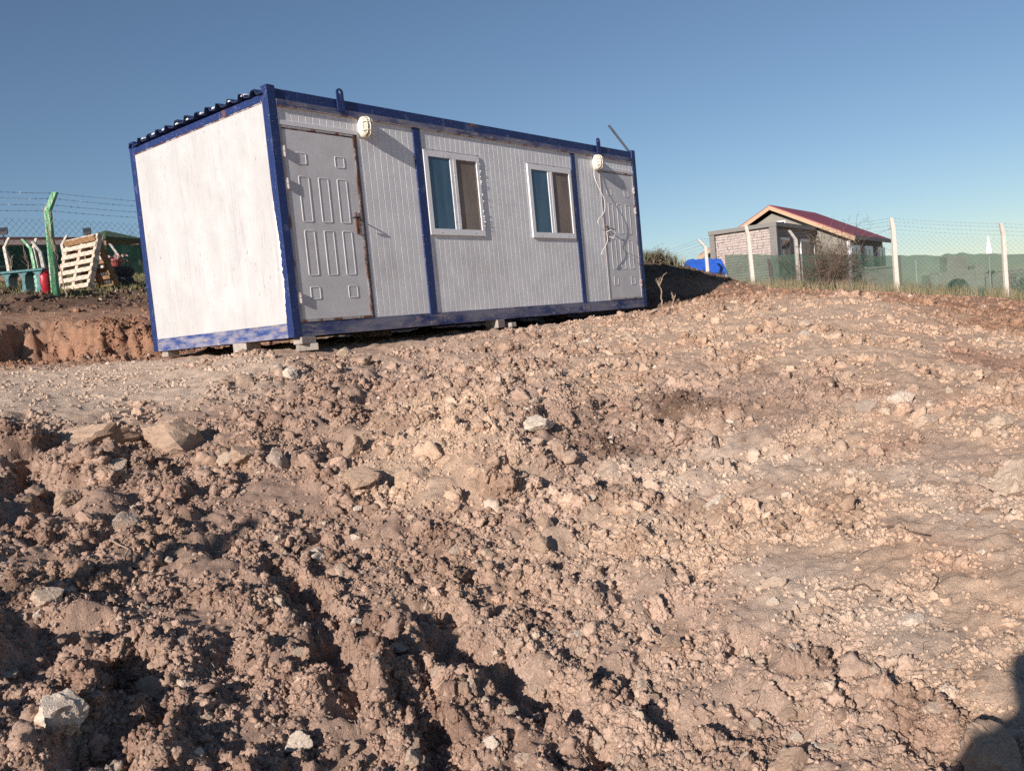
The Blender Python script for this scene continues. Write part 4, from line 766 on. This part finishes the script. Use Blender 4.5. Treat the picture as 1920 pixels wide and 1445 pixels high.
# ---- right: house
e1 = np.array([math.cos(math.radians(4)), math.sin(math.radians(4)), 0]); e2 = np.array([-e1[1], e1[0], 0]); DK = 40.0
K = at(1587, 441, DK); zE = K[2]; gK = bz(K[0], K[1]); half = 3.21; Lg = solve_u(K, e1, 1655, 0, 60)
zP = at(1444, 388, float(np.hypot(*(K + e2 * half - CAM)[:2])))[2] - gK; hE = zE - gK; az = math.radians(4)
hs = thing('house', 'single storey taupe house with red gable roof and stone clad annex', 'house', (K[0], K[1], gK), az)
W2 = 2 * half; inner = .25
mb = MB().prism([(inner, .0, -.4), (inner, .0, hE - .05), (inner, half, zP - .28), (inner, W2, hE - .05), (inner, W2, -.4)], (Lg - .4, 0, 0)); mb.build('wall', 'render', hs)
def slope(s):
    y0 = -.32 if s == 0 else W2 + .32; zo = hE - .12
    return [(-.1, y0, zo), (-.1, half, zP), (Lg + .2, half, zP), (Lg + .2, y0, zo)]
rf = MB().prism(slope(0), (0, 0, .09)).build('roof', 'roofred', hs); MB().prism(slope(1)[::-1], (0, 0, .09)).build('roof', 'roofred', hs)
MB().prism([(-.14, -.36, hE - .30), (-.14, half, zP - .14), (-.14, half, zP + .04), (-.14, -.36, hE - .1)], (.04, 0, 0)).build('fascia', 'fascia', hs); MB().prism([(-.14, W2 + .36, hE - .1), (-.14, half, zP + .04), (-.14, half, zP - .14), (-.14, W2 + .36, hE - .30)], (.04, 0, 0)).build('fascia', 'fascia', hs)
MB().box(-.1, Lg + .2, -.40, -.325, hE - .22, hE - .06).build('gutter', 'slate', hs)
MB().box(.0, .24, -.12, .0, -.4, hE - .25).build('corner_pillar', 'pvc', hs)
MB().box(.3, Lg - .3, -.05, -.002, -.4, hE - .3).build('side_cladding', 'slate', hs)
for u0, u1 in ((1589, 1606), (1615, 1630), (1640, 1653)):
    xa = solve_u(K, e1, u0, 0, 60); xb_ = solve_u(K, e1, u1, 0, 60); wn = MB().box(xa, xb_, -.13, -.0505, hE - 1.75, hE - .42).build('window', 'pvc', hs); m1 = (xa + xb_) / 2; f_ = .14
    for p, q in ((xa + f_, m1 - .06), (m1 + .06, xb_ - f_)): MB().box(p, q, -.145, -.1305, hE - 1.62, hE - .56).build('pane', 'darkglass', wn)
yw0 = solve_u(K, e2, 1473, 0, 20); yw1 = solve_u(K, e2, 1455, 0, 20); zt = at(1462, 411, DK)[2] - gK; wn = MB().box(.18, .2495, yw0, yw1, zt - .42, zt).build('window', 'pvc', hs); MB().box(.165, .1795, yw0 + .05, yw1 - .05, zt - .37, zt - .05).build('pane', 'darkglass', wn)
# annex in front of the gable
DX = 35.5; J = at(1450, 425, DX); zA = J[2] - gK; j = np.array([(J - K) @ e1, (J - K) @ e2]); wl = solve_u(J, e2, 1337, 0, 20)
MB().box(j[0], .2, j[1], j[1] + wl, -.8, zA).build('annex_wall', 'mortar', hs); jx, jy = j
MB().box(jx - .16, jx - .0, jy - .16, jy + .12, -.8, zA - .001).build('annex_pillar', 'trim', hs); MB().box(jx - .14, jx - .0, jy + wl - .1, jy + wl + .12, -.8, zA - .001).build('annex_pillar', 'trim', hs)
MB().box(jx - .18, .2, jy - .18, jy + wl + .14, zA, zA + .16).build('annex_parapet', 'trim', hs)
shp = []                                              # split-stone cladding on the sunlit annex wall, stone by stone
zc = -.75
sm_ = {}
while zc < zA - .04:
    hgt = random.uniform(.085, .125); yc = jy + .125 + random.uniform(-.25, 0)
    while yc < jy + wl - .11:
        ln = random.choice((.22, .3, .38, .5)); a, b = max(yc, jy + .125), min(yc + ln - .012, jy + wl - .11); yc += ln
        if b - a < .05: continue
        if zc > .45:
            o = MB().box(jx - random.uniform(.02, .07), jx - .0005, a, b, zc, min(zc + hgt - .012, zA - .005)).build('stone', 'stoneclad', hs)
        else: shp.append((a, b, zc, hgt))
    zc += hgt
mb = MB()
for a, b, z, h in shp: mb.box(jx - random.uniform(.02, .07), jx - .0005, a, b, z, z + h - .012)
if shp: mb.build('stone', 'stoneclad', hs)['kind'] = 'stuff'
Jv = np.array([J[0], J[1], J[2]])
for u0, u1, tall in ((1459, 1476, True), (1497, 1514, True), (1527, 1540, False)):
    xa = jx + solve_u(Jv, e1, u0, 0, 20); xb_ = jx + solve_u(Jv, e1, u1, 0, 20)
    if xb_ > .1: xb_ = .1
    wn = MB().box(xa, xb_, jy - .07, jy - .002, zA - 2.2, zA - .4).build('window', 'pvc', hs); m1 = (xa + xb_) / 2
    for p, q in ((xa + .07, m1 - .04), (m1 + .04, xb_ - .07)): MB().box(p, q, jy - .085, jy - .0705, zA - 2.1, zA - .5).build('pane', 'darkglass', wn)
# ---- blue tarpaulin over a heap
p00 = at(1290, 512, 33.5); e_ = (at(1366, 512, 32.8) - p00); Lt = np.linalg.norm(e_[:2]); mb = MB(); nx, ny = 28, 14; back = np.array([ca, sa, 0]) * 1.4; hT = (at(1330, 480, 33.5) - at(1330, 512, 33.5))[2]
for i in range(nx + 1):
    for k in range(ny + 1):
        t = k / ny; s = i / nx; hh = hT * (min(1, t * 1.75) if t < .62 else (1 - .15 * (t - .62))); edge = min(1, s * 5.5, (1 - s) * 12 + .75) ** .6; rp = .03 * math.cos(s * 2 * math.pi * 7) * t + .035 * float(fbm(np.array([s * 5]), np.array([t * 3]), 1, 3, 8)[0])
        q = p00 + e_ * s + back * t; mb.v.append((q[0], q[1], q[2] - .05 + hh * edge + rp))
for i in range(nx):
    for k in range(ny): a = i * (ny + 1) + k; mb.f.append((a, a + ny + 1, a + ny + 2, a + 1))
o = mb.build('tarpaulin', 'tarp', None, smooth=True); s_ = o.modifiers.new('t', 'SOLIDIFY'); s_.thickness = .01; tag(o, 'bright blue tarpaulin draped over a heap beside the annex', 'tarpaulin')
# ---- thorn bush, small conifer, shrubs
def bush(u, D, w_, h_, lab, seed, n=26, leaves=2200, twig='bushtwig', leaf='bushleaf', lsz=.03, name='thorn_bush', depth=2):
    x, y = plan(u, D); z = gz(x, y); t = thing(name, lab, 'bush', (x, y, z)); r = random.Random(seed); mb = MB(); tips = []
    for k in range(n):
        q = r.uniform(0, 6.283); el = r.uniform(.15, 1.4); d = Vector((math.cos(q) * math.cos(el) * w_ / h_ * .6, math.sin(q) * math.cos(el) * w_ / h_ * .6, math.sin(el))); tips += branchy((r.gauss(0, w_ * .12), r.gauss(0, w_ * .12), 0), d, h_ * r.uniform(.4, .68), .016, depth, mb, .75, 4, .05, 4, r, .0045)
    mb.build('trunk', twig, t); lf = MB()
    for k in range(leaves):
        c = tips[r.randrange(len(tips))] + Vector((r.gauss(0, .06), r.gauss(0, .06), r.gauss(0, .06)))
        if c.z < .02: c.z = r.uniform(.02, .2)
        a = Vector((r.gauss(0, 1), r.gauss(0, 1), r.gauss(0, 1))).normalized() * lsz * r.uniform(.6, 1.4); b_ = a.orthogonal().normalized() * lsz * .4; i = len(lf.v); lf.v += [tuple(c - a), tuple(c + b_), tuple(c + a), tuple(c - b_)]; lf.f.append((i, i + 1, i + 2, i + 3))
    lf.build('crown', leaf, t); return t
bush(1555, 27.2, 2.6, 1.85, 'big brown leafless thorn bush by the fence before the house', 4, 46, 5200, lsz=.022)
bush(1415, 30.0, .9, .5, 'low grey green shrub at the foot of the net by the white brace post', 6, 14, 900, leaf='weed'); bush(1478, 27.6, .8, .45, 'low dusty shrub beside the leaning grey fence post', 7, 14, 900); bush(1620, 26.6, .9, .4, 'low olive shrub between thorn bush and white fence post', 9, 14, 1100, leaf='weed'); bush(1905, 28, .9, .75, 'sparse twiggy shrub beside the last fence post', 12, 10, 300); bush(1240, 19.3, .45, .3, 'scrubby dull green bush on top of the dark soil heap', 13, 14, 1000, leaf='weed', lsz=.025)
x, y = plan(1536, 33); ct = thing('conifer_tree', 'small dark conifer rising behind the thorn bush', 'tree', (x, y, bz(x, y))); zt = at(1536, 428, 33)[2] - ct.location.z; MB().tube([(0, 0, -.1), (0, 0, zt)], [.06, .008], 7).build('trunk', 'twig', ct); mb = MB()
for k in range(220):
    z = zt * random.uniform(.2, .98); rr = (1 - z / zt) * .62 + .04; q = random.uniform(0, 6.283); c, s = math.cos(q), math.sin(q); tip = Vector((c * rr, s * rr, z - rr * .25)); o_ = Vector((0, 0, z))
    for j in range(9):
        t = random.uniform(.15, 1); p = o_.lerp(tip, t); a = Vector((c * .08, s * .08, random.uniform(-.04, .02))); b_ = Vector((-s, c, 0)) * random.uniform(-.07, .07); i = len(mb.v); mb.v += [tuple(p), tuple(p + b_ + a * .4), tuple(p + a)]; mb.f.append((i, i + 1, i + 2))
mb.build('crown', 'conifer', ct)
# ---- garden things seen through the net
x, y = plan(1857, 34); z = bz(x, y); pr = thing('parasol', 'furled white parasol standing behind the pale green net', 'parasol', (x, y, z)); zt = at(1857, 443, 34)[2] - z; zl = at(1857, 477, 34)[2] - z
MB().tube([(0, 0, 0), (0, 0, zt + .02)], .022, 8).build('pole', 'pvc', pr); MB().lathe([(.1, zl), (.115, zl + .08), (.075, (zl + zt) / 2), (.02, zt)], 12).build('canopy', 'parasol', pr); MB().lathe([(.25, 0), (.25, .06), (.05, .1)], 16).build('base', 'block', pr)
x, y = plan(1720, 33); z = bz(x, y); o = MB().tube([(x, y, z), (x, y, at(1720, 488, 33)[2])], .035, 8).build('white_pole', 'pvc', None); tag(o, 'plain white pole behind the net between two fence posts', 'pole')
x, y = plan(1795, 34); z = bz(x, y); ov = thing('outdoor_oven', 'pale masonry garden oven with an arch behind the net', 'oven', (x, y, z), math.radians(-52)); h_ = at(1795, 508, 34)[2] - z; h2 = at(1795, 480, 34)[2] - z
arch = [(-.62, -.3), (-.62, h_), (.62, h_), (.62, -.3), (.4, -.3)] + [(.4 * math.cos(q), max(.05, h_ - .62) + .36 * math.sin(q)) for q in np.linspace(0, math.pi, 12)] + [(-.4, -.3)]
MB().prism([(a, 0, b) for a, b in arch], (0, .7, 0)).build('base', 'block', ov); MB().box(-.3, .42, .05, .6, h_ + .001, h2).build('hood', 'block', ov); MB().box(-.95, -.63, 0, .6, -.3, h_ * .95).build('side_counter', 'block', ov); MB().box(.63, .95, .0, .6, -.3, h_ * 1.15).build('side_counter', 'block', ov); MB().box(-.4, .4, .45, .69, -.3, h_ - .3).build('back', 'iron', ov)
x, y = plan(1655, 33); z = bz(x, y); o = MB().box(-.5, .4, -.3, .4, -.3, at(1655, 503, 33)[2] - z).box(-.55, .45, -.35, .45, at(1655, 503, 33)[2] - z + .001, at(1655, 501, 33)[2] - z + .03).build('water_tank', 'block', None); o.location = (x, y, z); o.rotation_euler = (0, 0, -.6); tag(o, 'pale square masonry tank behind the net beside the house', 'tank')
x, y = plan(1890, 36); z = bz(x, y); o = MB().box(-1.6, 1.2, -.1, .1, -.3, at(1890, 508, 36)[2] - z).box(-1.65, 1.25, -.14, .14, at(1890, 508, 36)[2] - z + .001, at(1890, 506, 36)[2] - z + .03).build('garden_wall', 'block', None); o.location = (x, y, z); o.rotation_euler = (0, 0, math.radians(-52)); tag(o, 'low pale masonry wall behind the furled parasol', 'wall')

# ================================================================== stones on the dug ground
SH = [lump_mesh('stone_shape', 4, 900 + k, 11, .42, .72, .07, .11, .09, .85) for k in range(10)]; SM = {}
def stone_obj(kind, k):
    key = (kind, k)
    if key not in SM: mm = SH[k].copy(); mm.materials.clear(); mm.materials.append(M[kind]); SM[key] = mm
    return bpy.data.objects.new('stone', SM[key])
def stone(u, v, wpx, hpx, kind, label, group=None, sink=.34):
    q = ground_at(u, v + hpx * .35)
    if q is None: return
    dist = np.linalg.norm(q - CAM); sx = wpx * dist / F_PX / 2; sz = hpx * dist / F_PX / 2; k = random.randrange(10); o = stone_obj(kind, k); COL.objects.link(o)
    z = gz(q[0], q[1]); o.scale = (sx * 1.32, sx * random.uniform(.95, 1.25), sz * 1.55); o.rotation_euler = (random.uniform(-.25, .25), random.uniform(-.25, .25), math.radians(-50) + random.uniform(-.3, .3)); o.location = (q[0], q[1], z + sz * (1 - 2 * sink)); tag(o, label, 'stone', group)
BIG = [(118, 1335, 100, 78, 'st_white', 'big rough chalky boulder with a white crust among dark clods'), (292, 1252, 62, 46, 'st_tan', 'squarish tan stone in the shaded hollow below the broken clods'), (550, 1380, 52, 32, 'st_white', 'flat white stone lying alone on fine brown crumbs'), (98, 1114, 46, 32, 'st_pale', 'pale wedge stone beside the thin pole shadow'), (237, 962, 46, 36, 'st_grey', 'grey angular stone casting a long shadow below the rubble'), (345, 1214, 28, 24, 'st_grey', 'small grey angular stone above the squarish tan stone'),
       (592, 1026, 62, 36, 'st_white', 'white topped stone on a brown soil ridge'), (125, 906, 56, 38, 'st_tan', 'rounded tan stone in the dark rubble hollow'), (150, 800, 150, 62, 'st_tan', 'large flat boulder half buried at the pad edge above the hollow'), (325, 800, 125, 62, 'st_tan', 'largest pale block shaped boulder at the pad edge'), (16, 806, 38, 42, 'st_pale', 'upright pale stone at the pad edge beyond the flat boulder'), (98, 885, 36, 36, 'st_pale', 'tilted pale slab stone standing in the rubble hollow'),
       (220, 866, 46, 38, 'st_pale', 'pale domed stone on the rim of the rubble hollow'), (381, 849, 30, 27, 'st_white', 'bright white chalk lump below the largest boulder'), (421, 863, 32, 24, 'st_pale', 'flat oval pale stone next to the white chalk lump'), (468, 856, 50, 38, 'st_tan', 'tan stone between the oval one and the split grey stone'), (520, 862, 46, 44, 'st_grey', 'split grey stone with a white top'), (544, 694, 36, 24, 'st_white', 'whitest stone of the small pile before the cabin corner'), (521, 690, 20, 20, 'st_white', 'small white stone in the pile before the cabin corner'),
       (645, 651, 22, 26, 'st_pale', 'pale round stone standing before the shadow under the cabin'), (677, 906, 66, 34, 'st_tan', 'long flat tan slab stone casting a dark shadow'), (666, 840, 42, 50, 'st_tan', 'tall tan stone at the toe of the tan heap'), (1018, 816, 66, 32, 'st_white', 'long white stone lying below dark root tangle'), (1022, 966, 34, 44, 'st_tan', 'upright tan stone slab beside a black hole'), (852, 1020, 30, 32, 'st_pale', 'pale squarish stone beside a flat topped oval one'), (911, 1018, 34, 24, 'st_pale', 'pale oval stone with a flat top'), (1012, 1012, 42, 38, 'st_tan', 'reddish tan stone below the upright slab'),
       (1100, 636, 32, 26, 'st_white', 'white angular stone before the middle of the cabin'), (1686, 741, 44, 32, 'st_white', 'bright pale boulder on the tan slope'), (1626, 768, 38, 32, 'st_grey', 'grey rounded stone next to the bright pale boulder'), (1735, 794, 42, 30, 'st_pale', 'pale faceted stone just below the bright pale boulder'), (1769, 785, 34, 24, 'st_tan', 'yellowish stone touching the pale faceted one'), (1873, 797, 52, 38, 'st_pale', 'large pale stone alone on the smooth tan slope'), (1346, 934, 42, 34, 'st_white', 'white block stone on the greyish slope'), (1900, 905, 80, 60, 'st_pale', 'broad pale slab boulder half sunk in the smooth slope'),
       (1505, 626, 24, 14, 'st_white', 'small flat white stone on the tan mound'), (1512, 611, 20, 12, 'st_pale', 'tiny pale stone above the flat white one on the mound'), (1710, 1151, 44, 24, 'st_white', 'white mottled flat stone on the smooth slope'), (1530, 1374, 26, 20, 'st_white', 'small white stone near the long soil crack'), (1482, 1424, 64, 44, 'st_tan', 'large tan stone beside the crack at the slope foot'), (1257, 1186, 44, 30, 'st_tan', 'tan block stone on the broken clods'), (1452, 1090, 38, 20, 'st_pale', 'pale lens shaped stone above the soil crack'), (1872, 1400, 96, 92, 'st_tan', 'big rounded boulder lying in the shadow of the person'),
       (1225, 583, 30, 16, 'st_pale', 'flat pale stone under the far front corner of the cabin'), (576, 1170, 16, 20, 'st_white', 'small upright white stone beside the soil hollow'), (752, 1222, 36, 16, 'st_pale', 'flat pale stone on the ridge between two ruts'), (886, 1312, 24, 26, 'st_pale', 'pale rounded stone on the ridge beside the rut'), (870, 1318, 20, 32, 'st_tan', 'tan upright stone touching a pale rounded one on the ridge'), (1078, 1170, 34, 16, 'st_white', 'long white chip among clods beside the deep rut'), (1165, 1232, 26, 12, 'st_white', 'thin white chip on the clods below the long white chip'), (1158, 1256, 32, 34, 'st_tan', 'tan faceted stone below the thin white chip'),
       (1122, 1394, 24, 18, 'st_white', 'white stone at the foot of the deep rut'), (775, 1425, 26, 40, 'st_pale', 'pale pointed stone standing at the end of the narrower rut'), (635, 1060, 34, 22, 'st_pale', 'pale stone beside a small shaded hole'), (1580, 1330, 40, 30, 'st_tan', 'tan stone below the long soil crack'), (1640, 1230, 18, 10, 'st_white', 'tiny white chip on the smoothest part of the slope'), (900, 590, 22, 22, 'st_pale', '')]
for s in BIG:
    if s[5]: stone(*s)
r = random.Random(21)
for k in range(230):                                     # small pale stones strewn over the slope
    u = r.uniform(0, 1920); v = 640 + 800 * r.random() ** 1.1
    if v < 700 + (1210 - u) * .0 and u < 1250: v = r.uniform(720, 1440)
    wpx = r.uniform(8, 22) * (.6 + (v - 560) / 1100); kd, nm = r.choice((('st_pale', 'pale'), ('st_tan', 'tan'), ('st_white', 'whitish'), ('st_tan', 'tan'), ('st_pale', 'pale'))); stone(u, v, wpx, wpx * r.uniform(.55, .85), kd, 'small loose %s stone strewn among the soil clods' % nm, 'small %s stones strewn over the dug slope' % nm, .36)
# ---- sticks and roots
def stick(u0, v0, u1, v1, r_, lab, seed, mat='twig', kink=.04):
    a = ground_at(u0, v0); b_ = ground_at(u1, v1); rr = random.Random(seed); pts = []
    for t in np.linspace(0, 1, 9): p = a + (b_ - a) * t; p = p + np.array([rr.gauss(0, kink), rr.gauss(0, kink), 0]) * (0 < t < 1); pts.append((p[0], p[1], gz(p[0], p[1]) + r_ * 1.2 + .006 * math.sin(t * math.pi)))
    tag(MB().tube(pts, [r_ * (1 - .5 * t) for t in np.linspace(0, 1, 9)], 6).build('stick', mat, None, smooth=True), lab, 'stick')
stick(1558, 1103, 1650, 1101, .006, 'dark dry stick lying level on the smooth tan slope', 1, kink=.012); stick(1655, 996, 1730, 1010, .006, 'thin forked dark stick high on the smooth slope', 2, kink=.02); stick(218, 1000, 245, 1075, .005, 'crooked root above the pole shadow', 3, 'paletwig', .02); stick(1750, 1075, 1760, 1110, .004, 'short upright dark root on the smooth slope', 4, kink=.01); stick(255, 1050, 320, 1035, .004, 'curved pale root over a shaded hole', 5, 'paletwig', .03); stick(1110, 1330, 1165, 1322, .005, 'bent twig beside the deep rut', 6, kink=.015)
mb = MB(); r = random.Random(5)
for k in range(420):                                     # fine rootlets
    u = r.uniform(0, 1900); v = r.uniform(800, 1440); q = ground_at(u, v)
    if q is None: continue
    d = r.uniform(0, 6.28); p = np.array(q[:2]); pts = []; ln = r.uniform(.01, .03); h0 = r.uniform(.0, .02)
    xs_ = []
    for j in range(5): xs_.append(p.copy()); d += r.gauss(0, .7); p = p + np.array([math.cos(d), math.sin(d)]) * ln
    zz_ = height(np.array([a[0] for a in xs_]), np.array([a[1] for a in xs_])); mb.tube([(a[0], a[1], z + .006 + h0 * math.sin(j / 4 * math.pi)) for j, (a, z) in enumerate(zip(xs_, zz_))], .0011, 3, cap=False)
tag(mb.build('rootlets', 'paletwig', None), 'fine pale rootlets tangled in the broken soil', 'roots', kind='stuff')
sapling(1243, 14.6, .55, 'bare forked dry twig standing beside the far cabin corner', 31, 'paletwig'); sapling(1262, 14.2, .3, 'dry straw coloured tuft beside the forked twig', 32, 'paletwig')
# ---- post outside the frame whose shadow crosses the left foreground
q = ground_at(250, 1045); dirx, diry = math.cos(SUN_AZ), math.sin(SUN_AZ); x, y = q[0] - dirx * 4.9, q[1] - diry * 4.9; z = gz(x, y)
tag(MB().prism([(x - .045, y - .045, z - .2), (x + .045, y - .045, z - .2), (x + .045, y + .045, z - .2), (x - .045, y + .045, z - .2)], (0, 0, 2.4)).build('timber_stake', 'log', None), 'thin timber stake throwing a long narrow shadow over the soil', 'stake')
# ---- the person taking the picture, behind the viewpoint; only the shadow is in view
PB = np.array([CAM[0] - ca * .42 - math.sin(SUN_AZ) * .2, CAM[1] - sa * .42 + math.cos(SUN_AZ) * .2]); zf = gz(PB[0], PB[1])
def skin_body():
    J = dict(pelvis=(0, 0, .95, .15), belly=(0, 0, 1.1, .15), chest=(0, 0, 1.32, .17), neck=(0, 0, 1.5, .065), head=(.02, 0, 1.62, .1), crown=(.02, 0, 1.72, .085))
    for s, n_ in ((1, 'l'), (-1, 'r')): J.update({'sh' + n_: (0, s * .18, 1.42, .075), 'el' + n_: (.1, s * .24, 1.18, .05), 'wr' + n_: (.2, s * .14, 1.22, .04), 'ha' + n_: (.25, s * .1, 1.28, .04), 'hip' + n_: (0, s * .1, .9, .1), 'kn' + n_: (.02, s * .12, .5, .07), 'an' + n_: (0, s * .13, .09, .05), 'to' + n_: (.17, s * .15, .04, .04)})
    E = [('pelvis', 'belly'), ('belly', 'chest'), ('chest', 'neck'), ('neck', 'head'), ('head', 'crown')]
    for n_ in 'lr': E += [('chest', 'sh' + n_), ('sh' + n_, 'el' + n_), ('el' + n_, 'wr' + n_), ('wr' + n_, 'ha' + n_), ('pelvis', 'hip' + n_), ('hip' + n_, 'kn' + n_), ('kn' + n_, 'an' + n_), ('an' + n_, 'to' + n_)]
    ks = list(J); me = bpy.data.meshes.new('person'); me.from_pydata([J[k][:3] for k in ks], [(ks.index(a), ks.index(b)) for a, b in E], []); o = bpy.data.objects.new('person', me); COL.objects.link(o)
    sk = o.modifiers.new('skin', 'SKIN'); sk.use_smooth_shade = True
    for i, k in enumerate(ks): me.skin_vertices[0].data[i].radius = (J[k][3],) * 2; me.skin_vertices[0].data[i].use_root = (k == 'pelvis')
    o.modifiers.new('sub', 'SUBSURF').levels = 2; o.modifiers['sub'].render_levels = 2; me.materials.append(M['cloth']); return o
pe = skin_body(); pe.location = (PB[0], PB[1], zf); pe.scale = (1.0, 1.0, .985); pe.rotation_euler = (0, 0, math.radians(40.06)); tag(pe, 'person in dark clothes whose shadow falls over the boulder', 'person')
